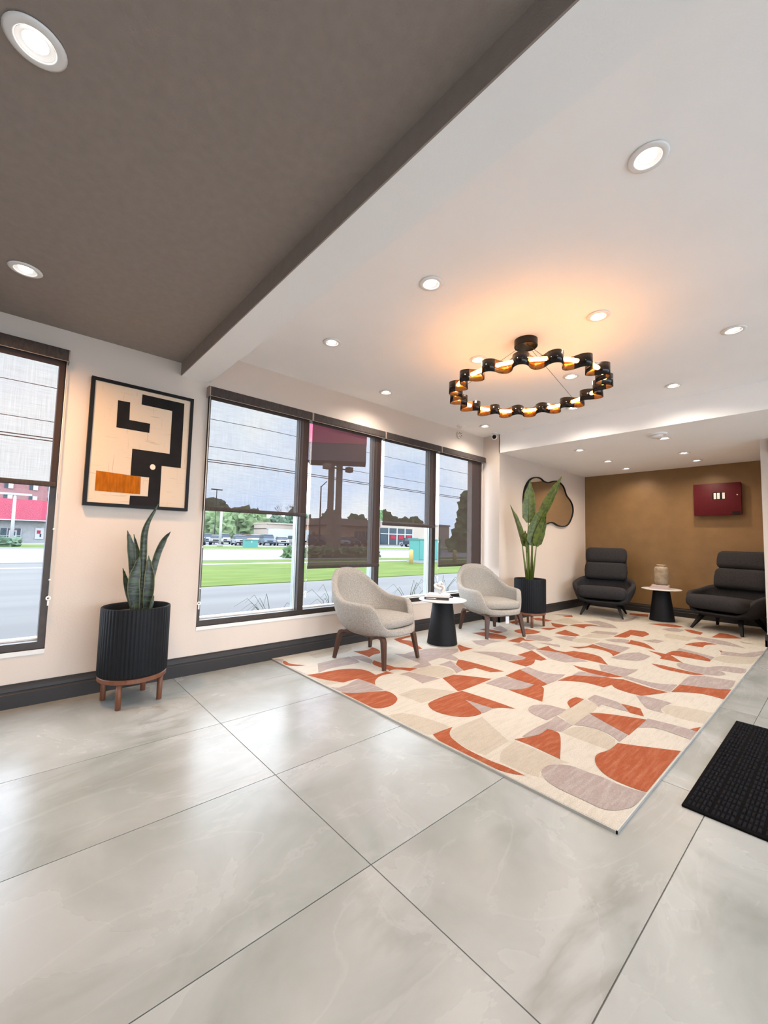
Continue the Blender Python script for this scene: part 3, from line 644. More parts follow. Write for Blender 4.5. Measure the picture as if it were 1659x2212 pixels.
roller_shade('roller shade next to the framed painting, covering the upper half of the leftmost window', -1.93, 0.175, 1.287, -1.90, 0.156, 2.119, 0.164, 0.60)
roller_shade('first shade of the wide window, nearest the painting, pulled halfway down', 1.006, 1.899, 1.205, 1.022, 1.884, ZV, 1.020, 0.50)
roller_shade('second shade of the wide window, pulled low over the red pylon sign', 1.901, 2.773, 0.752, 1.921, 2.748, ZV, 1.905, 0.52)
roller_shade('third shade of the wide window, pulled halfway down above the green cabinet', 2.775, 3.656, 1.172, 2.786, 3.584, ZV)
roller_shade('fourth shade of the wide window, pulled down low in front of the dark tree', 3.658, 4.545, 0.726, 3.658, 4.492, ZV, 3.645, 0.58)

# ================================================================== DOWNLIGHTS
LENS = emit('lit_lens', (1.0, 0.97, 0.93), 14.0)
TRIMW = mat('white_trim_ring', (0.80, 0.78, 0.76), 0.35)
def light_obj(name, kind, parent, loc, energy, col, **kw):
    d = bpy.data.lights.new(name, kind); d.energy = energy; d.color = col
    for k, v in kw.items(): setattr(d, k, v)
    o = bpy.data.objects.new(name, d); COL.objects.link(o); o.parent = parent; o.location = loc
    return o
_dl = None
def downlight(x, y, z, label, watts, col, group, tilt=None):
    global _dl
    t = thing('recessed_downlight', label, 'ceiling light', (x, y, z), group=group)
    if _dl is None:
        a = MB().lathe([(0.046, 0.0), (0.064, -0.0015), (0.066, -0.004), (0.060, -0.007), (0.046, -0.009), (0.042, -0.007), (0.040, -0.001)], 36, cap=False).build('trim_ring', TRIMW)
        b = MB().lathe([(0.041, -0.0065), (0.034, -0.0035), (0.030, -0.0022), (0.027, -0.0018)], 32, cap=False).build('baffle', TRIMW)
        c = MB().lathe([(0.0, -0.0040), (0.016, -0.0035), (0.027, -0.0020)], 28, cap=False).build('lens', LENS)
        _dl = [a.data, b.data, c.data]
        for q in (a, b, c): q.parent = t
    else:
        for n_, me in zip(('trim_ring', 'baffle', 'lens'), _dl):
            q = bpy.data.objects.new(n_, me); COL.objects.link(q); q.parent = t
    light_obj('lamp', 'SPOT', t, (0, 0, -0.016), watts, col, spot_size=R(158), spot_blend=0.9, shadow_soft_size=0.03)
    return t
WARM = (1.0, 0.82, 0.64); NEUT = (1.0, 0.87, 0.74)
G1 = 'recessed downlights in the white ceiling'
for x, y, lab in ((-0.428, 1.62, 'largest recessed downlight in the white ceiling, at upper right'),
                  (-1.461, 1.605, 'recessed downlight in the white ceiling between the beam and the ring chandelier'),
                  (-2.405, 1.60, 'recessed downlight in the white ceiling nearest the beam, above the first armchair'),
                  (-0.964, 2.58, 'recessed downlight just right of the chandelier canopy'),
                  (-1.837, 2.567, 'recessed downlight just left of the chandelier canopy'),
                  (-2.867, 2.54, 'recessed downlight close to the window wall above the second shade'),
                  (-0.433, 3.364, 'recessed downlight at the right edge of the white ceiling'),
                  (-1.481, 3.373, 'recessed downlight showing through the right side of the chandelier ring'),
                  (-2.45, 3.373, 'recessed downlight behind the far left of the chandelier ring'),
                  (-0.951, 4.184, 'recessed downlight right of the chandelier, near the lowered ceiling'),
                  (-1.816, 4.178, 'recessed downlight peeking out below the right of the chandelier ring'),
                  (-2.852, 4.137, 'recessed downlight near the security camera in the window corner')):
    if lab.startswith('recessed downlight behind'): continue
    downlight(x, y, 2.412, lab, DOWN_W, NEUT, G1)
G2 = 'recessed downlights over the alcove'
for x, y, lab in ((-2.135, 5.085, 'alcove downlight nearest the white ceiling on the mirror side'), (-2.145, 6.01, 'middle alcove downlight on the mirror side'),
                  (-2.155, 6.75, 'alcove downlight closest to the tan wall on the mirror side'), (-1.25, 5.10, 'alcove downlight beside the round smoke detector'),
                  (-1.287, 6.055, 'middle alcove downlight on the fire panel side'), (-1.283, 6.68, 'alcove downlight closest to the tan wall above the fire panel')):
    downlight(x, y, 2.168, lab, ALC_W, WARM, G2)
G3 = 'recessed downlights in the dark ceiling'
downlight(-1.345, -0.045, 2.26, 'large bright recessed downlight in the top left corner of the dark ceiling', DARK_W, WARM, G3)
downlight(-2.58, -0.05, 2.26, 'smaller recessed downlight in the dark ceiling above the painting', DARK_W*2.0, (1.0, 0.56, 0.26), G3)
downlight(0.9, 0.2, 2.26, 'recessed downlight in the dark ceiling out of view', DARK_W, WARM, G3)
downlight(-1.3, -1.8, 2.26, 'recessed downlight in the dark ceiling behind the viewer', DARK_W, WARM, G3)
downlight(1.2, 2.6, 2.412, 'recessed downlight in the white ceiling out of view', DOWN_W, NEUT, G1)

# ================================================================== CHANDELIER
CH = Vector((-1.431, 2.553, 2.412))
ch = thing('ring_chandelier', 'wavy dark bronze ring chandelier with glowing amber tube under the white ceiling', 'chandelier', CH)
MB().lathe([(0.0, 0.0), (0.078, 0.0), (0.078, -0.046), (0.074, -0.050), (0.070, -0.050), (0.068, -0.046), (0.0, -0.046)], 40, smooth=False).build('canopy', RINGM, ch)
ZR, RR, NW, AMP, BH = -0.352, 0.478, 16, 0.050, 0.078
b = MB(); b.use(RINGM); nseg = NW*16; rows = []
def ring_r(a):
    s_ = math.sin(NW*a+0.6); return RR + AMP*math.copysign(abs(s_)**0.62, s_)
pts = []
for i in range(nseg):
    a = 2*PI*i/nseg; r_ = ring_r(a); pts.append(Vector((r_*math.cos(a), r_*math.sin(a), 0)))
th = 0.0035
for i in range(nseg):
    d = (pts[(i+1) % nseg]-pts[i-1]).normalized(); n_ = Vector((d.y, -d.x, 0))
    po, pi_ = pts[i]+n_*th/2, pts[i]-n_*th/2
    rows.append([b.v((po.x, po.y, ZR-BH/2)), b.v((po.x, po.y, ZR+BH/2)), b.v((pi_.x, pi_.y, ZR+BH/2)), b.v((pi_.x, pi_.y, ZR-BH/2))])
for i in range(nseg):
    A, B = rows[i], rows[(i+1) % nseg]
    for j in range(4):
        # the band face turned towards the tube is amber, the face turned away is dark
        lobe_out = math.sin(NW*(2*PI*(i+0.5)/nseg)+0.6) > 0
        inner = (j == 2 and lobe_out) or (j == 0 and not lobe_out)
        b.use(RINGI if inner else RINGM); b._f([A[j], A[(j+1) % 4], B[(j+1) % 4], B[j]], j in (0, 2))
b.build('wave_band', None, ch)
b = MB(); b.tube([(RR*math.cos(2*PI*i/96), RR*math.sin(2*PI*i/96), ZR+0.004) for i in range(96)], 0.0125, 10, closed=True)
b.build('light_tube', emit('glowing_tube', (1.0, 0.42, 0.095), RING_E), ch)
for a in (R(-147), R(74.5), R(-49)):
    MB().tube([(0.045*math.cos(a), 0.045*math.sin(a), -0.05), (RR*math.cos(a), RR*math.sin(a), ZR+0.017)], 0.0013, 6).build('suspension_wire', BLACK, ch)

# ================================================================== CEILING AND WALL DEVICES
sd = thing('smoke_detector', 'round white smoke detector on the lowered alcove ceiling', 'smoke detector', (-1.262, 4.87, 2.168))
MB().lathe([(0.0, 0), (0.092, 0), (0.092, -0.010), (0.086, -0.016), (0.060, -0.018), (0.0, -0.018)], 40, smooth=False).build('base_plate', WHITEP, sd)
MB().lathe([(0.060, -0.018), (0.058, -0.032), (0.045, -0.040), (0.0, -0.042)], 32).build('sensor_dome', WHITEP, sd)
sp = thing('fire_sprinkler', 'small white ceiling sprinkler disc beside the window wall', 'sprinkler', (-3.06, 3.93, 2.412))
MB().lathe([(0, 0), (0.048, 0), (0.046, -0.006), (0.02, -0.008), (0.0, -0.008)], 28).build('escutcheon', WHITEP, sp)
MB().lathe([(0.012, -0.006), (0.010, -0.03), (0.0, -0.03)], 12).build('sprinkler_head', CHROME, sp)
am = thing('alarm_sounder', 'small round cream sounder with holes on the wall above the shades', 'alarm', (XW, 4.062, 2.344))
Mx = Matrix.Rotation(PI/2, 4, 'Y')
MB().lathe([(0.0, 0.0), (0.046, 0.0), (0.046, 0.014), (0.040, 0.020), (0.0, 0.021)], 32, M=Mx).build('body', CREAMP, am)
b = MB()
for k in range(6):
    a = k*PI/3+0.3
    b.lathe([(0.0, 0.0212), (0.0075, 0.0212), (0.0075, 0.0224), (0.0, 0.0224)], 10, (0.027*math.cos(a), 0.027*math.sin(a), 0), M=Mx)
b.lathe([(0.0, 0.021), (0.006, 0.021), (0.006, 0.0222), (0.0, 0.0222)], 10, (0, 0, 0), M=Mx)
b.build('sound_holes', mat('dark_hole', (0.10, 0.08, 0.07), 0.8), am)
sc = thing('security_camera', 'white security camera with black lens on the ceiling in the window corner', 'camera', (-2.955, 4.50, 2.412))
MB().lathe([(0, 0), (0.036, 0), (0.034, -0.012), (0.018, -0.016), (0.0, -0.016)], 24).build('mount', WHITEP, sc)
MB().lathe([(0.0, 0.03), (0.022, 0.024), (0.034, 0.008), (0.036, -0.008), (0.028, -0.026), (0.014, -0.034), (0.0, -0.035)], 24, (0.0, -0.01, -0.05)).build('ball_housing', WHITEP, sc)
Md = Matrix.Translation((0.0, -0.01, -0.05)) @ Vector((0.55, -0.8, -0.25)).to_track_quat('Z', 'Y').to_matrix().to_4x4()
MB().lathe([(0.026, 0.026), (0.025, 0.034), (0.015, 0.038), (0.0, 0.039)], 20, M=Md).build('lens', BLACK, sc)

fp = thing('fire_alarm_panel', 'dark red metal fire alarm cabinet mounted on the tan wall', 'alarm panel', (-1.1545, 7.2, 1.675))
MB().rbox(0, -0.045, 0, 0.500, 0.090, 0.428, 0.006, 2).build('cabinet', REDM, fp)
dr = MB().rbox(0, -0.0945, 0, 0.512, 0.012, 0.438, 0.004, 2).build('door', REDM, fp)
MB().box(-0.046, 0.092, -0.1025, -0.1002, -0.005, 0.092).build('display_window', BLACK, dr)
for x0 in (-0.031, 0.007, 0.060):
    lb = MB(); lb.box(x0, x0+0.027, -0.1042, -0.1024, 0.003, 0.084).build('label_strip', WHITEP, dr)
    b = MB()
    for q in range(5): b.box(x0+0.003, x0+0.024, -0.1047, -0.1041, 0.010+q*0.015, 0.0125+q*0.015)
    b.build('label_lines', mat('grey_print', (0.25, 0.22, 0.22), 0.6), dr)
MB().lathe([(0, 0.0), (0.009, 0.0), (0.009, 0.008), (0.006, 0.011), (0, 0.011)], 16, M=Matrix.Translation((0.218, -0.1, 0.046)) @ Matrix.Rotation(PI/2, 4, 'X')).build('key_lock', mat('brass', (0.75, 0.52, 0.36), 0.25, metal=1.0), dr)
MB().box(0.160, 0.242, -0.1018, -0.1002, -0.213, -0.170).build('name_plate', BLACK, dr)
st = thing('alarm_strobe', 'red box high on the white wall end at the right edge', 'alarm', (-0.43, 5.8, 2.085))
MB().rbox(0, -0.02, 0, 0.125, 0.04, 0.125, 0.006, 2).build('housing', REDM, st)
MB().rbox(0, -0.048, -0.02, 0.07, 0.018, 0.035, 0.006, 2).build('flash_lens', WHITEP, st)

# ================================================================== PAINTING
pt = thing('framed_painting', 'abstract black, cream and orange painting in a black frame between the windows', 'painting', (0, 0, 0))
py0, py1, pz0, pz1 = 0.293, 0.909, 1.176, 2.002
b = MB()
fwid = 0.021
for (a0, a1, c0, c1) in ((py0, py1, pz0, pz0+fwid), (py0, py1, pz1-fwid, pz1), (py0, py0+fwid, pz0+fwid, pz1-fwid), (py1-fwid, py1, pz0+fwid, pz1-fwid)):
    b.box(XW+0.001, -3.150, a0, a1, c0, c1)
b.build('frame', BLACK, pt)
def canvas_mat():
    m = bpy.data.materials.new('cracked_cream_paint'); m.use_nodes = True; nt = m.node_tree; p = nt.nodes['Principled BSDF']; L = nt.links.new
    tc = N(nt, 'ShaderNodeTexCoord'); outs = []
    for sc_ in ((1, 90, 7), (1, 7, 90)):
        mp = N(nt, 'ShaderNodeMapping'); mp.inputs['Scale'].default_value = sc_; L(tc.outputs['Object'], mp.inputs[0])
        n = N(nt, 'ShaderNodeTexNoise'); n.inputs['Scale'].default_value = 1; n.inputs['Detail'].default_value = 2; L(mp.outputs[0], n.inputs['Vector'])
        r = N(nt, 'ShaderNodeMapRange'); r.inputs[1].default_value = 0.64; r.inputs[2].default_value = 0.74; L(n.outputs[0], r.inputs[0]); outs.append(r)
    mxm = N(nt, 'ShaderNodeMath', operation='MAXIMUM'); L(outs[0].outputs[0], mxm.inputs[0]); L(outs[1].outputs[0], mxm.inputs[1])
    ml = N(nt, 'ShaderNodeMath', operation='MULTIPLY'); ml.inputs[1].default_value = 0.5; L(mxm.outputs[0], ml.inputs[0])
    mx = N(nt, 'ShaderNodeMixRGB'); mx.inputs[1].default_value = (0.60, 0.48, 0.36, 1); mx.inputs[2].default_value = (0.33, 0.24, 0.16, 1)
    L(ml.outputs[0], mx.inputs[0]); L(mx.outputs[0], p.inputs['Base Color']); p.inputs['Roughness'].default_value = 0.75; return m
cv = box('canvas', canvas_mat(), XW+0.003, -3.160, py0+fwid, py1-fwid, pz0+fwid, pz1-fwid, pt)
PBLK = mat('black_paint', (0.008, 0.006, 0.006), 0.7, var=0.4, vscale=9, spec=0.2); PORG = mat('burnt_orange_paint', (0.34, 0.095, 0.003), 0.8, spec=0.15, var=0.25, vscale=14, stretch=(1, 5, 1))
MB().prism([(0.442, 1.88), (0.511, 1.882), (0.513, 1.763), (0.637, 1.763), (0.635, 1.698), (0.443, 1.699)], 0, -3.1599, -3.1588).build('painted_angle', PBLK, cv)
MB().prism([(0.579, 1.955), (0.847, 1.955), (0.848, 1.483), (0.724, 1.482), (0.725, pz0+fwid), (0.545, pz0+fwid), (0.546, 1.258), (0.651, 1.261), (0.652, 1.392), (0.541, 1.392), (0.541, 1.573), (0.77, 1.574), (0.77, 1.883), (0.578, 1.884)], 0, -3.1599, -3.1586).build('painted_figure', PBLK, cv)
MB().prism([(0.352, 1.401), (0.602, 1.390), (0.604, 1.272), (0.352, 1.272)], 0, -3.1599, -3.1584).build('painted_block', PORG, cv)
MB().prism([(0.669+0.017*math.cos(k*PI/12), 1.466+0.019*math.sin(k*PI/12)) for k in range(24)], 0, -3.1587, -3.1578).build('painted_dot', mat('cream_dot', (0.74, 0.62, 0.48), 0.7), cv)

# ================================================================== MIRROR
MO = [(5.516,1.952),(5.626,1.949),(5.715,1.92),(5.853,1.914),(5.995,1.949),(6.142,1.969),(6.293,1.933),(6.37,1.882),(6.447,1.782),(6.579,1.709),(6.66,1.63),(6.672,1.533),(6.602,1.42),(6.493,1.331),(6.336,1.294),(6.16,1.298),(6.014,1.332),(5.896,1.332),(5.78,1.305),(5.623,1.300),(5.429,1.336),(5.264,1.411),(5.183,1.489),(5.163,1.592),(5.173,1.686),(5.213,1.784),(5.295,1.872),(5.388,1.926)]
def smooth_loop(pts, k=4):
    out = []; n = len(pts)
    for i in range(n):
        p0, p1, p2, p3 = (Vector(pts[(i+j-1) % n]) for j in range(4))
        for s_ in range(k):
            t = s_/k
            out.append(0.5*((2*p1)+(p2-p0)*t+(2*p0-5*p1+4*p2-p3)*t*t+(3*p1-p0-3*p2+p3)*t**3))
    return out
mo = smooth_loop(MO)
mr_ = thing('wall_mirror', 'irregular blob shaped mirror with thin black rim on the alcove side wall', 'mirror', (0, 0, 0))
MB().prism([tuple(p) for p in mo], 0, -2.939, -2.918).build('mirror_glass', MIRR, mr_)
b = MB(); k = len(mo); rows = []
for i in range(k):
    d = (mo[(i+1) % k]-mo[i-1]).normalized(); n_ = Vector((-d.y, d.x))
    rows.append([b.v((x, *(mo[i]+n_*o_))) for x, o_ in ((-2.9395, -0.002), (-2.908, -0.002), (-2.908, 0.012), (-2.9395, 0.012))])
for i in range(k):
    A, B = rows[i], rows[(i+1) % k]
    for j in range(4): b._f([A[j], A[(j+1) % 4], B[(j+1) % 4], B[j]])
b.build('rim', BLACK, mr_)

# ================================================================== ARMCHAIRS (light)
def lerp_tab(t, tab):
    for (a, va), (b_, vb) in zip(tab, tab[1:]):
        if t <= b_:
            u = (t-a)/(b_-a) if b_ > a else 0; u = u*u*(3-2*u); return va+(vb-va)*u
    return tab[-1][1]
def spline_tab(t, tab):
    n = len(tab)
    if t <= tab[0][0]: return tab[0][1]
    if t >= tab[-1][0]: return tab[-1][1]
    def slope(i):
        if i == 0 or i == n-1: return 0.0
        a = (tab[i][1]-tab[i-1][1])/(tab[i][0]-tab[i-1][0]); b_ = (tab[i+1][1]-tab[i][1])/(tab[i+1][0]-tab[i][0])
        return 0.0 if a*b_ <= 0 else 2*a*b_/(a+b_)
    for i in range(n-1):
        if t <= tab[i+1][0]:
            h = tab[i+1][0]-tab[i][0]; u = (t-tab[i][0])/h; m0, m1 = slope(i)*h, slope(i+1)*h
            return (2*u**3-3*u*u+1)*tab[i][1]+(u**3-2*u*u+u)*m0+(3*u*u-2*u**3)*tab[i+1][1]+(u**3-u*u)*m1
def bucket(m, rim, zb, hw, hl, pw, K, shear, thick, nphi=96, nv=12, zlift=0.0):
    """upholstered tub: closed loop rim of varying height, outer and inner skins joined by a rolled edge. +x is the front"""
    b = MB()
    def plan(phi):
        c, s_ = math.cos(phi), math.sin(phi); e = 2.0/pw
        return Vector((hl*math.copysign(abs(c)**e, c), hw*math.copysign(abs(s_)**e, s_), 0))
    cols = []
    for i in range(nphi):
        phi = 2*PI*i/nphi; deg = abs(math.degrees(phi if phi <= PI else phi-2*PI))
        h = spline_tab(deg, rim); P = plan(phi); col = []
        front = max(0, math.cos(phi))
        def pt(z, inset):
            k_ = spline_tab(z, K); kf = lerp_tab(z, [(zb, K[0][1]), (zb+0.05, 0.96), (9, 1.0)]); k_ = k_*(1-front**2)+kf*front**2
            q = P*k_; l = q.length; q = q*max(0.02, (l-inset)/l) if l > 1e-6 else q
            q.x -= shear*(z-0.28); q.z = z; return q
        for j in range(nv+1):
            v = j/nv; z = zb+(h-thick*0.35-zb)*(v**1.15)
            col.append(pt(z, 0))
        col += [pt(h-0.006, thick*0.10), pt(h, thick*0.38), pt(h, thick*0.66), pt(h-0.007, thick*0.93)]
        zi = zb+thick*0.8
        for j in range(1, nv):
            v = 1-j/nv; z = zi+(h-thick*0.35-zi)*v; col.append(pt(max(z, zi), thick))
        cols.append([b.v(p) for p in col])
    n = len(cols[0])
    for i in range(nphi):
        A, B = cols[i], cols[(i+1) % nphi]
        for j in range(n-1): b._f([A[j], B[j], B[j+1], A[j+1]], True)
    b._f([c[0] for c in reversed(cols)]); b._f([c[-1] for c in cols])
    return b
def make_armchair():
    t = thing('armchair', '', 'armchair')
    rim = [(0, 0.292), (30, 0.297), (39, 0.335), (49, 0.452), (58, 0.480), (92, 0.492), (108, 0.530), (124, 0.600), (142, 0.678), (160, 0.724), (180, 0.738)]
    K = [(0.195, 0.40), (0.225, 0.66), (0.29, 0.87), (0.40, 0.97), (0.5, 1.0), (0.74, 0.93)]
    bucket(FABL, rim, 0.195, 0.335, 0.315, 2.5, K, 0.24, 0.052).build('shell', FABL, t)
    b = MB(); rows = []                                    # loose seat cushion, rounded shield shape
    nph, prof = 60, [(0.55, 0.293), (0.93, 0.295), (0.985, 0.304), (1.0, 0.325), (0.985, 0.350), (0.94, 0.365), (0.6, 0.377), (0.0, 0.381)]
    for k_, z in prof[:-1]:
        row = []
        for i in range(nph):
            a = 2*PI*i/nph; c, s_ = math.cos(a), math.sin(a); e = 2/3.0
            row.append(b.v((0.02+0.265*k_*math.copysign(abs(c)**e, c), 0.262*k_*math.copysign(abs(s_)**e, s_), z-0.03*max(0, -c)*0)))
        rows.append(row)
    for A, B in zip(rows, rows[1:]):
        for i in range(nph): b._f([A[i], A[(i+1) % nph], B[(i+1) % nph], B[i]], True)
    b._f(list(reversed(rows[0]))); b._f(rows[-1], True)
    b.build('seat_cushion', FABL, t)
    for sx in (1, -1):
        for sy in (1, -1):
            fx, fy = 0.262*sx, 0.236*sy; tx, ty = 0.226*sx, 0.205*sy; zt = 0.232
            pts = [(fx, fy, 0.0), (fx+(tx-fx)*0.5, fy+(ty-fy)*0.5, 0.115), (fx+(tx-fx)*0.86, fy+(ty-fy)*0.86, 0.198), (tx-0.006*sx, ty, 0.221), (tx-0.022*sx, ty-0.002*sy, zt-0.002), (tx-0.06*sx, ty-0.006*sy, zt), (0.0, ty-0.012*sy, zt)]
            secs = [(0.026, 0.022), (0.038, 0.026), (0.046, 0.028), (0.046, 0.026), (0.046, 0.022), (0.046, 0.018), (0.046, 0.016)]
            MB().sweep(pts, secs, (0, 1, 0), False).build('leg', WALNUT, t)
    MB().box(-0.17, -0.13, -0.2, 0.2, 0.214, 0.232).box(0.13, 0.17, -0.2, 0.2, 0.214, 0.232).build('cross_rail', WALNUT, t)
    return t
ZC = 0.0142
ac = make_armchair()
ac.location = (-2.672, 2.33, ZC); ac.rotation_euler = (0, 0, R(11)); ac['group'] = 'light armchairs by the window'
ac['label'] = 'oatmeal tub armchair with walnut legs, the nearer of the two, left of the round table'
ac2 = dup(ac, (-2.655, 3.99, ZC), R(-21), 'oatmeal tub armchair with walnut legs between the round table and the leafy plant')
b = MB(); b.box(-0.001, 0.001, -0.022, 0.022, -0.075, 0.0); tg = b.build('care_tag', WHITEP, ac2); tg.location = (0.215, 0.055, 0.212); tg['label'] = 'white fabric tag hanging under the seat'

# ================================================================== LOUNGE CHAIRS (dark)
def make_lounge():
    t = thing('lounge_chair', '', 'lounge chair')
    rim = [(0, 0.22), (28, 0.225), (42, 0.27), (54, 0.385), (68, 0.425), (100, 0.465), (130, 0.51), (150, 0.53), (180, 0.54)]
    K = [(0.165, 0.62), (0.20, 0.78), (0.28, 0.90), (0.42, 1.0), (0.55, 0.98)]
    bucket(FABD, rim, 0.165, 0.405, 0.34, 3.0, K, 0.18, 0.060).build('tub_shell', FABD, t)
    Mt = Matrix.Translation((0.035, 0, 0.312)) @ Matrix.Rotation(R(-6), 4, 'Y')
    MB().rbox(0, 0, 0, 0.66, 0.61, 0.165, 0.075, 5, M=Mt, puff=0.16).build('seat_cushion', FABD, t)
    lean = R(-15)
    Mb = Matrix.Translation((-0.235, 0, 0.36)) @ Matrix.Rotation(lean, 4, 'Y')
    b = MB(); b.rbox(-0.055, 0, 0.29, 0.055, 0.545, 0.62, 0.026, 3, M=Mb).build('back_panel', FABD, t)
    Mr = Mb @ Matrix.Rotation(PI/2, 4, 'Y')
    MB().rbox(-0.255, 0, 0.0, 0.265, 0.54, 0.13, 0.055, 5, M=Mr, puff=0.20).build('back_cushion', FABD, t)
    MB().rbox(-0.500, 0, -0.004, 0.235, 0.53, 0.125, 0.055, 5, M=Mr, puff=0.20).build('head_cushion', FABD, t)
    for sx, sy in ((1, 1), (1, -1), (-1, 1), (-1, -1)):
        top = Vector((0.16*sx, 0.19*sy, 0.185)); ft = Vector((0.285*sx, 0.262*sy, 0.0))
        MB().sweep([ft, ft.lerp(top, 0.5), top], [(0.024, 0.024), (0.036, 0.032), (0.05, 0.04)], (0, 1, 0)).build('leg', BLACK, t)
    MB().box(-0.18, 0.18, -0.2, 0.2, 0.165, 0.185).build('under_frame', BLACK, t)
    return t
lc = make_lounge(); lc['group'] = 'charcoal lounge chairs in the alcove'
lc.location = (-2.375, 6.42, ZC); lc.rotation_euler = (0, 0, R(-76))
lc['label'] = 'charcoal high back lounge chair in the alcove corner beside the mirror wall'
lc2 = dup(lc, (-0.985, 6.535, ZC), R(-107), 'charcoal high back lounge chair partly hidden at the right wall, below the fire panel')

# ================================================================== SIDE TABLES
def make_table(rt_, h):
    t = thing('side_table', '', 'side table')
    MB().lathe([(0.0, 0.0), (0.140, 0.0), (0.140, 0.006), (0.0, 0.006)], 40, smooth=False).build('foot_ring', CHROME, t)
    MB().lathe([(0.146, 0.006), (0.147, 0.010), (0.144, 0.03), (0.096, h-0.016), (0.094, h-0.0125), (0.0, h-0.0125)], 48).build('cone_base', CONE, t)
    MB().lathe([(0.0, h-0.0124), (rt_-0.012, h-0.0124), (rt_-0.002, h-0.008), (rt_, h-0.004), (rt_-0.002, h-0.001), (rt_-0.006, h), (0.0, h)], 56, smooth=False).build('table_top', MARB, t)
    return t
TH = 0.428
ta = make_table(0.232, TH); ta.location = (-2.655, 3.16, ZC); ta['group'] = 'round side tables with black cone bases'
ta['label'] = 'round white topped side table on black cone between the two light armchairs'
tb = dup(ta, (-1.69, 6.57, ZC), 0, 'round white topped side table on black cone in front of the tan wall')

def book(label, loc, rz, w, d, h, cover, spine=None, strip=False):
    t = thing('book', label, 'book', loc, rz, 'books on the side tables')
    b = MB(); b.use(cover)
    b.box(-w/2, w/2, -d/2, d/2, 0, 0.0025).box(-w/2, w/2, -d/2, d/2, h-0.0025, h)
    b.build('cover', cover, t)
    MB().box(-w/2, w/2, -d/2, -d/2+0.0035, 0.0025, h-0.0025).build('spine', spine or cover, t)
    MB().box(-w/2+0.004, w/2-0.004, -d/2+0.0035, d/2-0.004, 0.0025, h-0.0025).build('page_block', PAPER, t)
    if strip:
        b = MB(); x = -w/2+0.02
        for k in range(9):
            l = random.uniform(0.006, 0.013); b.box(x, x+l, -d/2-0.0004, -d/2, h*0.42, h*0.60); x += l+0.003
        b.build('spine_lettering', WHITEP, t)
    return t
zt1 = ZC+TH+0.0004
# table by the window: black-spined book under a white one, knot on top
book('thick book with black spine lying at the bottom on the near side table', (-2.685, 3.115, zt1), R(35), 0.235, 0.175, 0.030, BOOKW, BOOKK, True)
book('white covered book on top of the black spined book', (-2.675, 3.125, zt1+0.0304), R(33), 0.215, 0.165, 0.021, BOOKW)
kn = MB(); pk = []
for i in range(160):
    a = 2*PI*i/160; r_ = 2+math.cos(3*a)
    pk.append((0.0165*r_*math.cos(2*a), 0.0165*r_*math.sin(2*a), 0.022*math.sin(3*a)*1.1))
Mk = Matrix.Translation((-2.685, 3.15, zt1+0.0518+0.0455)) @ Matrix.Rotation(R(62), 4, 'Y') @ Matrix.Rotation(R(20), 4, 'X')
pk = [Mk @ Vector(p) for p in pk]; zmin = min(p.z for p in pk)-0.0125
kn.tube([p - Vector((0, 0, zmin-(zt1+0.0518))) for p in pk], 0.0125, 12, closed=True)
tag(kn.build('knot_sculpture', KNOT), 'white ceramic knot ornament on the stacked books by the window', 'ornament')
tab_ = thing('tablet', 'flat black tablet at the rear edge of the near side table', 'tablet', (-2.725, 3.285, zt1), R(50))
MB().rbox(0, 0, 0.004, 0.15, 0.09, 0.008, 0.003, 2).build('body', BLACK, tab_)
# table by the tan wall
book('lower pale book under the clay vase', (-1.70, 6.545, zt1), R(12), 0.225, 0.165, 0.024, BOOKP)
book('upper pale book directly under the clay vase', (-1.69, 6.545, zt1+0.0244), R(8), 0.195, 0.155, 0.028, BOOKP)
vz = zt1+0.0528
vs = thing('clay_vase', 'weathered beige clay vase on books in front of the tan wall', 'vase', (-1.685, 6.56, vz))
rnd = random.Random(3); ph = [rnd.uniform(0, 6.28) for _ in range(6)]
wob = lambda a, z: 1+0.02*math.sin(3*a+ph[0]+z*20)+0.012*math.sin(7*a+ph[1]-z*33)
MB().lathe([(0.0, 0.0), (0.062, 0.0), (0.074, 0.012), (0.083, 0.05), (0.084, 0.12), (0.083, 0.19), (0.079, 0.222), (0.068, 0.240), (0.054, 0.248), (0.052, 0.254)], 40, mod=wob, cap=False).build('body', VASE, vs)
MB().lathe([(0.049, 0.250), (0.056, 0.252), (0.059, 0.259), (0.058, 0.268), (0.052, 0.271), (0.046, 0.266), (0.044, 0.22), (0.0, 0.215)], 36, mod=wob, cap=False).build('rim', VASE, vs)

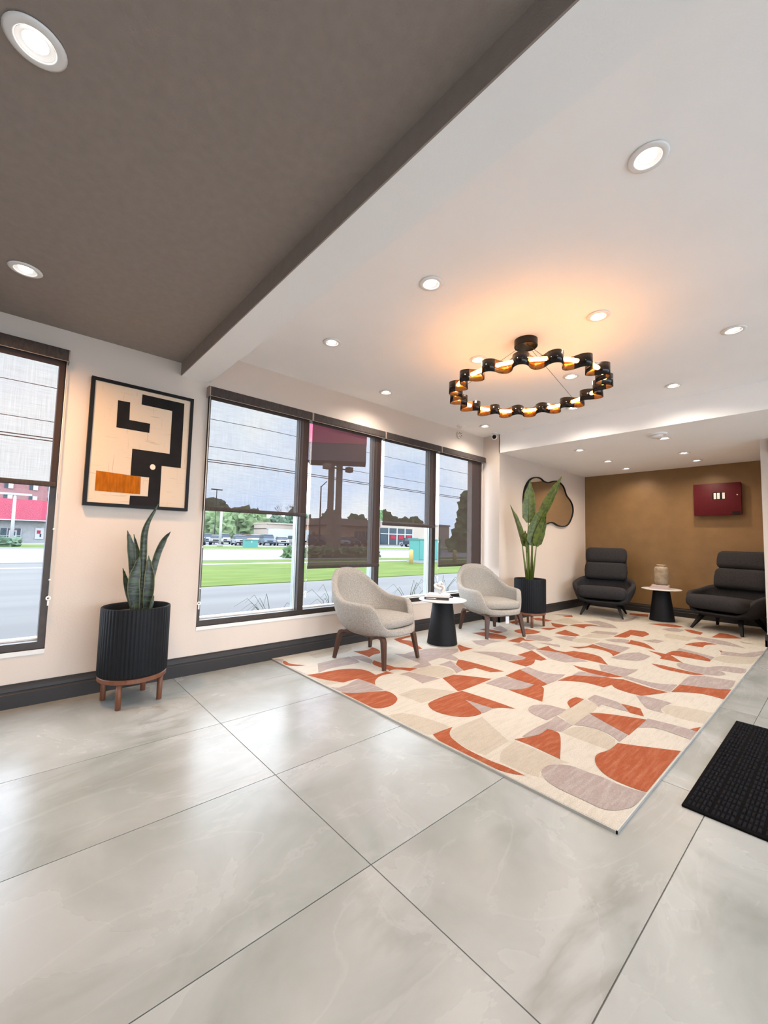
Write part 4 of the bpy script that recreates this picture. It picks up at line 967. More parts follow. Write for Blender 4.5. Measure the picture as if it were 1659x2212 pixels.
# ================================================================== PLANTERS AND PLANTS
def make_planter():
    t = thing('planter', '', 'planter')
    NF = 54
    fl = lambda a, z: 1 - (0.020*(1-abs(math.cos(NF*a/2))**0.8)) if 0.172 < z < 0.562 else 1
    n = NF*6
    b = MB().lathe([(0.150, 0.1702), (0.178, 0.1704), (0.184, 0.1745), (0.186, 0.180), (0.186, 0.556), (0.184, 0.5625)], n, mod=fl, cap=False)
    b.lathe([(0.184, 0.5630), (0.180, 0.566), (0.174, 0.5645), (0.172, 0.558), (0.170, 0.518)], 64, cap=False)
    b.build('fluted_pot', POT, t)
    MB().lathe([(0.0, 0.526), (0.08, 0.530), (0.15, 0.524), (0.1705, 0.520)], 40, mod=lambda a, z: 1+0.01*math.sin(9*a), cap=False).build('soil', SOIL, t)
    MB().lathe([(0.142, 0.142), (0.178, 0.142), (0.182, 0.146), (0.182, 0.166), (0.178, 0.170), (0.142, 0.170), (0.142, 0.142)], 48, smooth=False, cap=False).build('stand_ring', OAKRED, t)
    MB().box(-0.15, 0.15, -0.014, 0.014, 0.146, 0.1698).box(-0.014, 0.014, -0.15, 0.15, 0.146, 0.1698).build('cross_bar', OAKRED, t)
    for k in range(4):
        a = PI/4+k*PI/2
        MB().lathe([(0.0, 0.0), (0.0125, 0.0), (0.0145, 0.003), (0.0155, 0.07), (0.0155, 0.1425)], 16, (0.160*math.cos(a), 0.160*math.sin(a), 0)).build('leg', OAKRED, t)
    return t
pl = make_planter(); pl.location = (-2.925, 0.582, 0.0003); pl.rotation_euler = (0, 0, R(11)); pl['group'] = 'black fluted planters on wooden stands'
pl['label'] = 'black fluted planter on a reddish wood stand below the painting'
pl2 = dup(pl, (-2.605, 4.745, ZC), R(-8), 'black fluted planter on a reddish wood stand beside the alcove, behind the armchair')

def blade(b, pts, widths, facing, fold, mrib=None, edge=None, twist=0.0):
    """leaf blade along pts (Catmull-Rom), half width per station, folded along the midrib"""
    P = [Vector(p) for p in pts]; n = 18; rows = []
    ctrl = [P[0]*2-P[1]] + P + [P[-1]*2-P[-2]]
    for i in range(n+1):
        t = i/n*(len(P)-1); k = min(int(t), len(P)-2); u = t-k
        p0, p1, p2, p3 = ctrl[k:k+4]
        c = 0.5*((2*p1)+(p2-p0)*u+(2*p0-5*p1+4*p2-p3)*u*u+(3*p1-p0-3*p2+p3)*u**3)
        d = 0.5*((p2-p0)+2*(2*p0-5*p1+4*p2-p3)*u+3*(3*p1-p0-3*p2+p3)*u*u)
        if d.length < 1e-6: d = P[-1]-P[0]
        d.normalize()
        f = Vector(facing); f = Matrix.Rotation(twist*i/n, 3, 'Z') @ f
        sv = d.cross(f).normalized(); nv = sv.cross(d)
        w = lerp_tab(i/n, widths)
        rows.append((c, sv, nv, w))
    th = 0.0011
    def ring(c, sv, nv, w):
        out = []
        for s_ in (-1, -0.86, -0.5, 0, 0.5, 0.86, 1): out.append(c+sv*w*s_+nv*(abs(s_)**1.2*w*fold))
        return out
    F = [[b.v(q+r[2]*th) for q in ring(*r)] for r in rows]; B = [[b.v(q-r[2]*th) for q in ring(*r)] for r in rows]
    base_i = b.mi
    for i in range(n):
        for j in range(6):
            if edge is not None and j in (0, 5): b.use(edge)
            else: b.mi = base_i
            b._f([F[i][j], F[i][j+1], F[i+1][j+1], F[i+1][j]], True); b._f([B[i][j+1], B[i][j], B[i+1][j], B[i+1][j+1]], True)
    b.mi = base_i
    for i in range(n):
        b._f([F[i+1][0], F[i][0], B[i][0], B[i+1][0]]) ; b._f([F[i][6], F[i+1][6], B[i+1][6], B[i][6]])
    return b

def plane_pts(c, lst, depth):
    """(sideways, height) pairs in the plant's own upright plane, plus depth offsets, to world"""
    n = Vector((c[0], c[1], 0)).normalized(); r_ = Vector((n.y, -n.x, 0))
    return [Vector((c[0], c[1], 0))+r_*s_+Vector((0, 0, z))+n*dd for (s_, z), dd in zip(lst, depth)]
c1 = (-2.925, 0.582)
sn = thing('snake_plant', 'snake plant with upright banded dark green leaves in the planter below the painting', 'plant', (0, 0, 0))
toc = Vector((-c1[0], -c1[1], 0)).normalized()
SL = [([(0.016, 0.53), (0.014, 0.856), (0.017, 1.04), (0.083, 1.201)], (0.0, 0.0, 0.01, 0.02), 0.021, 0.5, 0.15),
      ([(0.048, 0.53), (0.082, 0.824), (0.121, 0.961), (0.161, 1.024)], (0.02, 0.03, 0.03, 0.02), 0.021, 0.3, 0.2),
      ([(-0.004, 0.53), (-0.041, 0.856), (-0.077, 1.024)], (0.03, 0.03, 0.03), 0.026, 0.25, 0.0),
      ([(0.005, 0.53), (-0.010, 0.824), (-0.042, 1.002)], (0.02, 0.02, 0.02), 0.020, 0.3, 0.4),
      ([(-0.020, 0.53), (-0.066, 0.685), (-0.087, 0.794)], (0.0, -0.01, -0.01), 0.024, 0.4, 0.7),
      ([(-0.003, 0.53), (-0.025, 0.707), (-0.002, 0.872)], (-0.04, -0.05, -0.04), 0.034, 0.25, 0.0),
      ([(0.050, 0.53), (0.058, 0.704), (0.045, 0.872)], (-0.03, -0.04, -0.02), 0.030, 0.3, -0.2),
      ([(-0.023, 0.53), (-0.028, 0.605)], (-0.07, -0.075), 0.012, 0.3, 0), ([(0.070, 0.53), (0.088, 0.624)], (-0.03, -0.02), 0.010, 0.3, 0)]
for lst, dep, w, fold, tw in SL:
    b = MB(); b.use(SNAKE)
    f_ = Matrix.Rotation(tw, 3, 'Z') @ toc
    blade(b, plane_pts(c1, lst, dep), [(0, w*0.55), (0.35, w), (0.6, w*0.95), (0.85, w*0.5), (1.0, 0.0012)], f_, fold, edge=SNEDGE, twist=0.4)
    b.build('leaf', None, sn)

c2 = (-2.605, 4.745)
bp_ = thing('bird_of_paradise_plant', 'tall green bird of paradise plant with paddle leaves in front of the mirror', 'plant', (0, 0, 0))
toc2 = Vector((-c2[0], -c2[1], 0)).normalized()
BL = [([(-0.012, 0.53), (-0.019, 1.052), (-0.019, 1.266)], [(-0.019, 1.262), (-0.012, 1.539), (0.005, 1.799)], 0.080, 0.25, 0.2, 0.00),
      ([(0.018, 0.53), (0.027, 0.997), (0.100, 1.255)], [(0.098, 1.25), (0.253, 1.583), (0.366, 1.835)], 0.062, 0.5, -0.6, -0.03),
      ([(-0.03, 0.53), (-0.087, 0.971)], [(-0.086, 0.965), (-0.159, 1.237), (-0.237, 1.493)], 0.050, 0.9, 1.15, 0.0),
      ([(0.010, 0.53), (0.023, 0.983)], [(0.023, 0.975), (0.075, 1.239), (0.180, 1.5)], 0.085, 0.3, 0.1, -0.02),
      ([(0.025, 0.53), (0.075, 0.975)], [(0.075, 0.97), (0.130, 1.166), (0.185, 1.36)], 0.065, 0.35, -0.4, -0.05),
      ([(-0.010, 0.53), (-0.045, 0.968)], [(-0.045, 0.96), (-0.055, 1.069), (-0.058, 1.172)], 0.046, 0.3, 0.5, 0.05),
      ([(-0.018, 0.53), (-0.034, 0.90)], [(-0.033, 0.89), (-0.042, 1.0), (-0.052, 1.125)], 0.016, 0.9, 0.3, -0.02)]
for stm, lst, w, fold, tw, dp in BL:
    f_ = Matrix.Rotation(tw, 3, 'Z') @ toc2
    dd = lambda l: [dp*0.3+dp*0.7*i/max(1, len(l)-1) for i in range(len(l))]
    sp_ = plane_pts(c2, stm, dd(stm)); k = len(sp_)
    lf = MB(); lf.use(BIRD)
    bp0 = plane_pts(c2, lst, [dp]*len(lst)); bp0 = [p+(sp_[-1]-bp0[0])*(1-i/(len(bp0)-1)) for i, p in enumerate(bp0)]
    blade(lf, bp0, [(0, w*0.30), (0.12, w*0.95), (0.35, w), (0.65, w*0.78), (0.9, w*0.25), (1.0, 0.0012)], f_, fold, twist=0.1)
    lo = lf.build('leaf', None, bp_)
    MB().tube([p-toc2*0.0 for p in sp_], [0.017]+[0.011]*(k-2)+[0.006], 8).build('stalk', STEM, bp_)
    ctr = [bp0[0], bp0[len(bp0)//2], bp0[-1]]
    MB().tube([p+f_*0.002 for p in bp0], [0.005, 0.004, 0.001], 6).build('midrib', RIB, lo)

# ================================================================== OUTSIDE
G0 = -0.2
ASPH = mat('asphalt', (0.075, 0.072, 0.071), 0.9, vscale=0.8, stretch=(1, 0.15, 1), col2=(0.100, 0.096, 0.093), bump=0.4, bscale=40, spec=0.06)
ROAD = mat('road_asphalt', (0.132, 0.132, 0.137), 0.9, var=0.06, vscale=0.4, stretch=(1, 0.1, 1), spec=0.06)
CONC = mat('concrete_walk', (0.174, 0.174, 0.168), 0.9, var=0.05, vscale=1, spec=0.06)
GRASS = mat('lawn_grass', (0.044, 0.068, 0.012), 0.95, vscale=1.4, stretch=(1.6, 0.5, 1), col2=(0.074, 0.096, 0.020), bump=0.8, bscale=30, spec=0.05)
PAINTW = mat('road_paint', (0.190, 0.190, 0.184), 0.8, spec=0.06)
struct(box('ground_bounce', mat('pale_bounce_ground', (0.50, 0.49, 0.47), 0.9, var=0.05, vscale=1), 2.8, 60, -60, 60, -0.5, -0.05), 'added unseen pale ground bouncing daylight indoors'); struct(box('ground_lot', ASPH, -21.0, -3.42, -60, 140, -0.6, G0), 'grey asphalt lot outside the windows')  # first box: unseen ground, kept pale to bounce daylight up to the ceiling
struct(box('ground_lawn', GRASS, -20.6, -10.15, 1.9, 140, -0.5, G0+0.02), 'green lawn beyond the asphalt')
struct(box('ground_path', CONC, -18.3, -17.6, 1.9, 140, -0.5, G0+0.03))
struct(box('ground_road', ROAD, -38.5, -21.0, -60, 140, -0.6, G0), 'pale road')
struct(box('ground_kerb', CONC, -21.0, -20.6, -60, 140, -0.5, G0+0.05)); struct(box('kerb_far', CONC, -38.9, -38.3, -60, 140, -0.5, G0+0.06))
struct(box('ground_verge', GRASS, -52.0, -38.9, -60, 140, -0.6, G0+0.01), 'far grass verge')
struct(box('ground_car_park', ROAD, -180, -52.0, -120, 260, -0.6, G0))
for xx, w_ in ((-18.1, 0.35), (-27.8, 0.15)):
    struct(box('lane_line', PAINTW, xx-w_/2, xx+w_/2, -60, 1.9 if xx > -20 else 140, G0+0.001, G0+0.004))

def blob(b, c, r, sub=2, amp=0.25, seed=0, sq=(1, 1, 1)):
    rn = random.Random(seed); ico = bmesh.ops.create_icosphere(b.bm, subdivisions=sub, radius=1.0)
    ph_ = [(rn.uniform(0, 6.3), rn.uniform(2, 6), Vector((rn.uniform(-1, 1), rn.uniform(-1, 1), rn.uniform(-1, 1))).normalized()) for _ in range(7)]
    for v in ico['verts']:
        n_ = v.co.normalized(); d = 1+sum(math.sin(p+f*2.2*n_.dot(q)) for p, f, q in ph_)*amp/3.2+rn.uniform(-amp, amp)*0.45
        v.co = Vector(c)+Vector((n_.x*sq[0], n_.y*sq[1], n_.z*sq[2]))*r*d
    for v in ico['verts']:
        for f in v.link_faces: f.material_index = b.mi
LEAFA = mat('pale_tree_foliage', (0.062, 0.095, 0.045), 0.9, vscale=1.6, col2=(0.115, 0.145, 0.070), spec=0.05)
LEAFB = mat('blue_green_foliage', (0.052, 0.085, 0.060), 0.9, vscale=1.6, col2=(0.085, 0.120, 0.080), spec=0.05)
LEAFD = mat('dark_tree_foliage', (0.034, 0.053, 0.026), 0.9, vscale=2.5, col2=(0.086, 0.137, 0.062), spec=0.06)
BARK = mat('bark', (0.081, 0.065, 0.051), 0.9, var=0.3, spec=0.06)
def tree(label, x, y, h, r, leaf, seed, n=15, trunk=0.3, group='trees across the road'):
    t = thing('tree', label, 'tree', (x, y, G0), group=group); rn = random.Random(seed); b = MB().use(leaf)
    for k in range(n):
        a = rn.uniform(0, 6.28); q = rn.uniform(0, 0.62)*r; z = h*(0.35+0.5*rn.random())
        blob(b, (q*math.cos(a), q*math.sin(a), z), r*rn.uniform(0.40, 0.62), 3, 0.32, seed*31+k)
    b.build('crown', None, t)
    MB().tube([(0, 0, 0), (0.05*r, 0, h*0.3), (0, 0.03*r, h*0.6)], [trunk, trunk*0.8, trunk*0.4], 8).build('trunk', BARK, t)
    return t
sp_t = [(-90, 23.5, 7.2, 4.2, LEAFB), (-89, 31.5, 6.6, 4.2, LEAFA), (-93, 40.5, 7.0, 4.2, LEAFA), (-94, 47.6, 6.8, 2.8, LEAFB), (-104, 36.5, 9.6, 5.0, LEAFB), (-98, 55.8, 8.4, 3.6, LEAFB)]
labs = ['bluish green tree leftmost above the parked cars', 'yellow green tree behind the white lamp pole', 'yellow green tree behind the middle parked cars', 'small tree just left of the beige building',
        'taller bluish tree rising behind the yellow green trees', 'tree crown showing above the beige building']
for k, ((x, y, h, r_, lf), lb) in enumerate(zip(sp_t, labs)): tree(lb, x, y, h, r_, lf, 11+k)
for k, (x, y, h, r_) in enumerate(((-100, 68, 8.4, 4.4), (-100, 79, 8.6, 4.4), (-104, 93, 10.4, 5.4), (-106, 107, 9.2, 4.8))):
    tree(['tree top behind the pylon sign posts on the left', 'tree top behind the brown building', 'rounded tree top above the shop windows', 'tree top right of the rounded one'][k], x, y, h, r_, LEAFD, 40+k)
# tall dark tree by the right end of the window
t = thing('tree', 'tall dark tree seen through the fourth shade', 'tree', (-31.0, 42.4, G0), group='trees near the road'); t.scale = (1.13, 1.13, 1.13); b = MB().use(LEAFD)
for k in range(14):
    rn = random.Random(90+k); z = 0.9+5.6*k/13; rr_ = 2.3*(1-0.55*(k/13)**1.5)
    blob(b, (rn.uniform(-.5, .5), rn.uniform(-.4, .9), z), rr_*0.85, 3, 0.3, 900+k)
b.build('crown', None, t); MB().tube([(0, 0, 0), (0, 0, 3)], [0.25, 0.15], 8).build('trunk', BARK, t)
# bare tree above the parked cars
t = thing('bare_tree', 'leafless tree rising above the beige building', 'tree', (-104, 56.5, G0)); b = MB(); rn = random.Random(5)
def limb(p, d, l, r_, lv):
    q = p+d*l; b.tube([p, p.lerp(q, .5)+Vector((rn.uniform(-.1, .1), rn.uniform(-.1, .1), 0))*l*0.4, q], [r_, r_*0.8, r_*0.6], 5)
    if lv:
        for _ in range(3): limb(q, (d+Vector((rn.uniform(-.7, .7), rn.uniform(-.7, .7), rn.uniform(-.1, .5)))).normalized(), l*0.68, r_*0.6, lv-1)
limb(Vector((0, 0, 0)), Vector((0, 0, 1)), 4.2, 0.14, 4); b.build('branches', BARK, t)

# buildings
BEIGE = mat('beige_stucco', (0.237, 0.198, 0.163), 0.9, var=0.05, vscale=0.4, spec=0.06); BROWNB = mat('brown_brick_wall', (0.214, 0.136, 0.096), 0.9, var=0.12, vscale=3, spec=0.06)
STONE = mat('grey_stone_wall', (0.172, 0.172, 0.169), 0.9, var=0.15, vscale=3, spec=0.06); BRICKR = mat('red_brick', (0.163, 0.084, 0.084), 0.9, var=0.12, vscale=4, spec=0.06)
REDF = mat('red_metal_fascia', (0.246, 0.045, 0.068), 0.6, var=0.04, vscale=1, spec=0.06); GLD = mat('dark_window_glass', (0.029, 0.040, 0.048), 0.2, var=0.2, spec=0.06); TRW = mat('white_trim', (0.253, 0.253, 0.253), 0.6, spec=0.06)
def bpart(n, m, par, *a): return box(n, m, *a, parent=par)
B1 = thing('warehouse', 'long beige flat roofed warehouse behind the parked cars', 'building', (-80, 38.6, G0))
bpart('wall', BEIGE, B1, -6, 0, 0, 15, 0, 4.1); bpart('parapet', BEIGE, B1, -6.2, 0.2, -0.1, 15.1, 4.1, 4.4); bpart('cornice', STONE, B1, -6, 0.08, 0, 15, 3.0, 3.15)
for yy in (0.7, 3.2):
    d = bpart('loading_door', TRW, B1, 0, 0.1, yy, yy+2.0, 0.2, 2.3); bpart('lintel', STONE, B1, 0, 0.14, yy-.1, yy+2.1, 2.3, 2.45)
B2 = thing('brown_shop', 'low brown brick building behind the pylon sign', 'building', (-66, 44.5, G0))
bpart('wall', BROWNB, B2, -10, 0, 0, 12.0, 0, 4.6); bpart('roof', mat('brown_roof', (0.144, 0.107, 0.091), 0.9, spec=0.06), B2, -10.5, 0.9, -0.6, 12.6, 4.0, 5.3)
for yy in (1.0, 6.4, 8.3, 10.2):
    w_ = bpart('window', GLD, B2, 0, 0.1, yy, yy+1.6, 0.7, 3.0); bpart('window_frame', TRW, B2, 0.05, 0.14, yy+0.76, yy+0.84, 0.7, 3.0)
B3 = thing('auto_shop', 'shop front with white framed glass and red signs beside the green utility cabinet', 'building', (-72, 62.0, G0))
bpart('wall', BEIGE, B3, -12, 0, 0, 26, 0, 5.4); bpart('parapet', STONE, B3, -12.2, 0.2, -0.2, 26.2, 5.4, 5.8)
for k in range(4):
    yy = 1.0+k*2.7
    bpart('glazing', GLD, B3, 0, 0.12, yy, yy+2.4, 0.3, 4.2); bpart('glazing_bar', TRW, B3, 0.1, 0.2, yy+2.4, yy+2.7, 0.3, 4.3); bpart('glazing_bar', TRW, B3, 0.1, 0.2, yy, yy+2.4, 2.7, 2.9)
REDS = mat('red_sign', (0.179, 0.017, 0.027), 0.6, spec=0.06)
for k in (1, 2, 3): bpart('window_sign', REDS, B3, 0.12, 0.22, 1.4+k*2.7, 2.9+k*2.7, 1.7, 2.6)
B4 = thing('corner_store', 'grey stone store with a broad red roof band seen through the leftmost window', 'building', (-61, -16, G0))
bpart('wall', STONE, B4, -14, 0, 0, 18.4, 0, 2.55); bpart('roof_band', REDF, B4, -14.5, 1.0, -0.6, 18.6, 2.5, 4.75); bpart('eave', TRW, B4, -14.4, 1.05, -0.6, 18.65, 2.42, 2.52)
for yy in (14.6, 12.3, 10.0):
    bpart('window', GLD, B4, 0, 0.08, yy, yy+1.75, 0.38, 1.55)
    for q in (0, 0.58, 1.16, 1.72): bpart('window_bar', TRW, B4, 0.06, 0.14, yy+q, yy+q+0.06, 0.38, 1.55)
    bpart('window_bar', TRW, B4, 0.06, 0.14, yy, yy+1.78, 0.72, 0.79); bpart('window_bar', TRW, B4, 0.06, 0.14, yy, yy+1.78, 0.33, 0.39)
po = bpart('poster', TRW, B4, 0.0, 0.1, 17.55, 18.3, 0.42, 1.66); bpart('poster_mark', REDS, B4, 0.1, 0.12, 17.7, 18.02, 1.02, 1.40); bpart('poster_mark', GLD, B4, 0.1, 0.12, 17.95, 18.1, 0.66, 1.0)
for yy in (15.6, 17.9):
    MB().prism([(yy+0.32*(0.45 if k % 2 else 1)*math.cos(k*PI/4), 2.02+0.32*(0.45 if k % 2 else 1)*math.sin(k*PI/4)) for k in range(8)], 0, 0.0, 0.08).build('star_ornament', mat('cream_star', (0.179, 0.174, 0.148), 0.7, spec=0.06), B4)
for yy in (13.7, 16.0):
    pp = thing('fuel_pump', 'white fuel pump %s the lamp post by the corner store' % ('left of' if yy < 15 else 'right of'), 'fuel pump', (-57, -16.3+yy, G0), group='fuel pumps')
    bpart('cabinet', TRW, pp, -0.3, 0.3, -0.3, 0.3, 0, 1.35); bpart('top', REDS, pp, -0.38, 0.38, -0.42, 0.42, 1.35, 1.45); bpart('screen', GLD, pp, 0.3, 0.32, -0.2, 0.2, 0.8, 1.2)
B5 = thing('apartment_block', 'pink brick apartment block rising above the red roof band', 'building', (-82, -24, G0))
bpart('wall', BRICKR, B5, -12, 0, 0, 29, 0, 8.5)
for yy in (18.5, 22.2, 25.0, 27.2):
    for zz in (5.7, 7.6):
        w_ = bpart('window', GLD, B5, 0, 0.1, yy, yy+0.9, zz, zz+0.9); bpart('window_frame', TRW, B5, 0.05, 0.2, yy+0.45, yy+1.0, zz-0.05, zz+0.9)
bpart('balcony', TRW, B5, 0, 1.2, 19.6, 22.4, 5.0, 5.3)
# lamp post before the corner store
lp = thing('lamp_post', 'white T shaped lamp post in front of the corner store', 'lamp post', (-56, -0.36, G0))
MB().tube([(0, 0, 0), (0, 0, 5.0)], [0.16, 0.12], 10).build('pole', TRW, lp); bpart('cross_arm', TRW, lp, -0.15, 0.15, -1.2, 1.3, 4.9, 5.1)
# hedge
hd = thing('hedge', 'low green juniper hedge in front of the corner store', 'hedge', (-44, -7.2, G0)); b = MB().use(LEAFB)
for k in range(16): blob(b, (random.uniform(-.5, .5), k*0.47, 0.36+random.uniform(-.06, .06)), 0.46, 3, 0.4, 300+k, (1, 1.1, 0.8))
b.build('foliage', None, hd)

# pylon sign: red box on two posts
SIGNR = mat('faded_red_sign', (0.295, 0.057, 0.098), 0.6, spec=0.06); SIGND = mat('dark_sign_cladding', (0.081, 0.065, 0.076), 0.7, var=0.1, spec=0.06); POSTM = mat('brown_post', (0.124, 0.090, 0.072), 0.7, var=0.15, vscale=2, spec=0.06)
ps = thing('pylon_sign', 'large red pylon sign on two brown posts seen through the second shade', 'sign', (-23.5, 0, G0))
bpart('post', POSTM, ps, -0.06, 0.06, 15.74, 16.18, 0, 6.6); bpart('post', POSTM, ps, -0.06, 0.06, 16.40, 16.86, 0, 6.6); bpart('tie_plate', POSTM, ps, -0.05, 0.05, 16.18, 16.40, 0.2, 3.0)
Ms = Matrix.Translation((0, 16.4, 0)) @ Matrix.Rotation(R(-38), 4, 'Z')
MB().box(-1.0, 1.0, -2.0, 2.0, 6.5, 7.7, M=Ms).build('cladding', SIGND, ps)
MB().box(-1.02, 1.02, -2.02, 2.02, 7.7, 10.6, M=Ms).build('sign_face', SIGNR, ps)
MB().tube([(0.25, 15.3, 6.1), (0.25, 17.2, 6.1)], 0.05, 6).build('lamp_bar', POSTM, ps)
for yy in (15.35, 17.25): MB().box(0.1, 0.5, yy-0.2, yy+0.2, 5.95, 6.3).build('flood_lamp', POSTM, ps)
bs = thing('shrub_row', 'low shrubs round the foot of the pylon sign', 'shrub', (-22.5, 12.5, G0)); b = MB().use(LEAFD)
for k in range(12): blob(b, (random.uniform(-.4, .4), k*0.62, 0.25), 0.42, 3, 0.4, 500+k)
b.build('foliage', None, bs)

# utility cabinets and bollards
TEAL = mat('green_cabinet_paint', (0.057, 0.163, 0.147), 0.5, var=0.05, spec=0.06); YEL = mat('faded_yellow_bollard', (0.295, 0.220, 0.084), 0.7, var=0.05, spec=0.06)
uc = thing('utility_cabinet', 'large green utility cabinet on the lawn seen under the third shade', 'utility cabinet', (-15.8, 16.75, G0))
bpart('plinth', CONC, uc, -0.9, 0.1, -0.05, 1.85, 0, 0.14); bpart('body', TEAL, uc, -0.8, 0, 0, 1.8, 0.14, 1.30); bpart('lid', TEAL, uc, -0.85, 0.05, -0.05, 1.85, 1.30, 1.36)
for q in (0.02, 0.78): 
    d = bpart('door', TEAL, uc, 0, 0.025, q, q+0.73, 0.2, 1.26); bpart('door_handle', GREYAL, d, 0.025, 0.05, q+0.62 if q < .5 else q+0.06, q+0.66 if q < .5 else q+0.1, 0.6, 0.75)
for (q, z, w_, h_) in ((0.42, 1.08, .12, .2), (0.85, 1.05, .1, .22), (0.42, 0.8, .12, .16)): bpart('notice', TRW, uc, 0.025, 0.03, q, q+w_, z, z+h_)
for k, (x, y) in enumerate(((-15.25, 15.55), (-15.2, 19.1))):
    bo = thing('bollard', ['pale yellow bollard left of the green utility cabinet', 'pale yellow bollard right of the green utility cabinet'][k], 'bollard', (x, y, G0), group='bollards')
    MB().lathe([(0, 0), (0.11, 0), (0.11, 0.68), (0.085, 0.75), (0, 0.77)], 16).build('post', YEL, bo)
tb_ = thing('transformer_box', 'low green transformer box in front of the parked cars', 'utility cabinet', (-46.5, 19.9, G0))
bpart('body', TEAL, tb_, -0.7, 0, 0, 1.55, 0, 0.85); bpart('lid', TEAL, tb_, -0.75, 0.06, -0.05, 1.6, 0.85, 0.95); bpart('notice', TRW, tb_, 0, 0.02, 0.7, 0.85, 0.6, 0.8)

# poles and wires
GPOLE = mat('galvanised_pole', (0.116, 0.116, 0.116), 0.5, metal=0.3, spec=0.06); DPOLE = mat('dark_pole', (0.031, 0.031, 0.034), 0.6, spec=0.06)
t = thing('street_pole', 'white pole standing among the parked cars', 'pole', (-51, 18.63, G0)); MB().tube([(0, 0, 0), (0, 0, 4.7)], [0.16, 0.13], 10).build('shaft', TRW, t); MB().lathe([(0, 0), (.35, 0), (.35, .25), (0, .25)], 12).build('footing', CONC, t)
for k, (x, y, h) in enumerate(((-66, 23.2, 8.6), (-66, 37.1, 6.8))):
    t = thing('parking_light', ['tall dark parking light on the left of the car park', 'dark parking light in front of the beige warehouse'][k], 'lamp post', (x, y, G0), group='parking lights')
    MB().tube([(0, 0, 0), (0, 0, h)], [0.09, 0.06], 8).build('pole', DPOLE, t); bpart('lamp_head', DPOLE, t, -0.2, 0.2, -0.85, 0.85, h-0.05, h+0.08)
t = thing('street_light', 'street light with slanted arm left of the pylon sign', 'lamp post', (-40, 25.8, G0)); MB().tube([(0, 0, 0), (0, 0, 7.3)], [0.1, 0.07], 8).build('pole', DPOLE, t); MB().tube([(0, 0, 7.2), (0, 0.75, 7.9)], 0.05, 6).build('arm', DPOLE, t)
for k, (z, r_) in enumerate(((8.4, 0.018), (6.62, 0.018), (5.76, 0.028), (5.62, 0.028))):
    b = MB(); pts_ = []
    for i in range(41):
        y = -40+160*i/40; u = ((y+40) % 53)/53; pts_.append((-27, y, z-0.9*u*(1-u)+0.22))
    tag(MB().tube(pts_, r_, 5).build('overhead_wire', DPOLE), ['topmost overhead wire across the sky', 'second overhead wire from the top', 'upper of the two lowest overhead wires', 'lowest overhead wire across the sky'][k], 'wire', 'overhead wires along the road')
for k, y in enumerate((-40, 13, 66)):
    if y == 13: continue
    t = thing('utility_pole', 'wooden utility pole carrying the wires, %s' % ('far left' if y < 0 else 'far right'), 'pole', (-27.3, y, G0), group='utility poles')
    MB().tube([(0, 0, 0), (0, 0, 9)], [0.16, 0.12], 8).build('shaft', BARK, t); bpart('cross_arm', BARK, t, -0.06, 0.06, -0.9, 0.9, 8.0, 8.15)

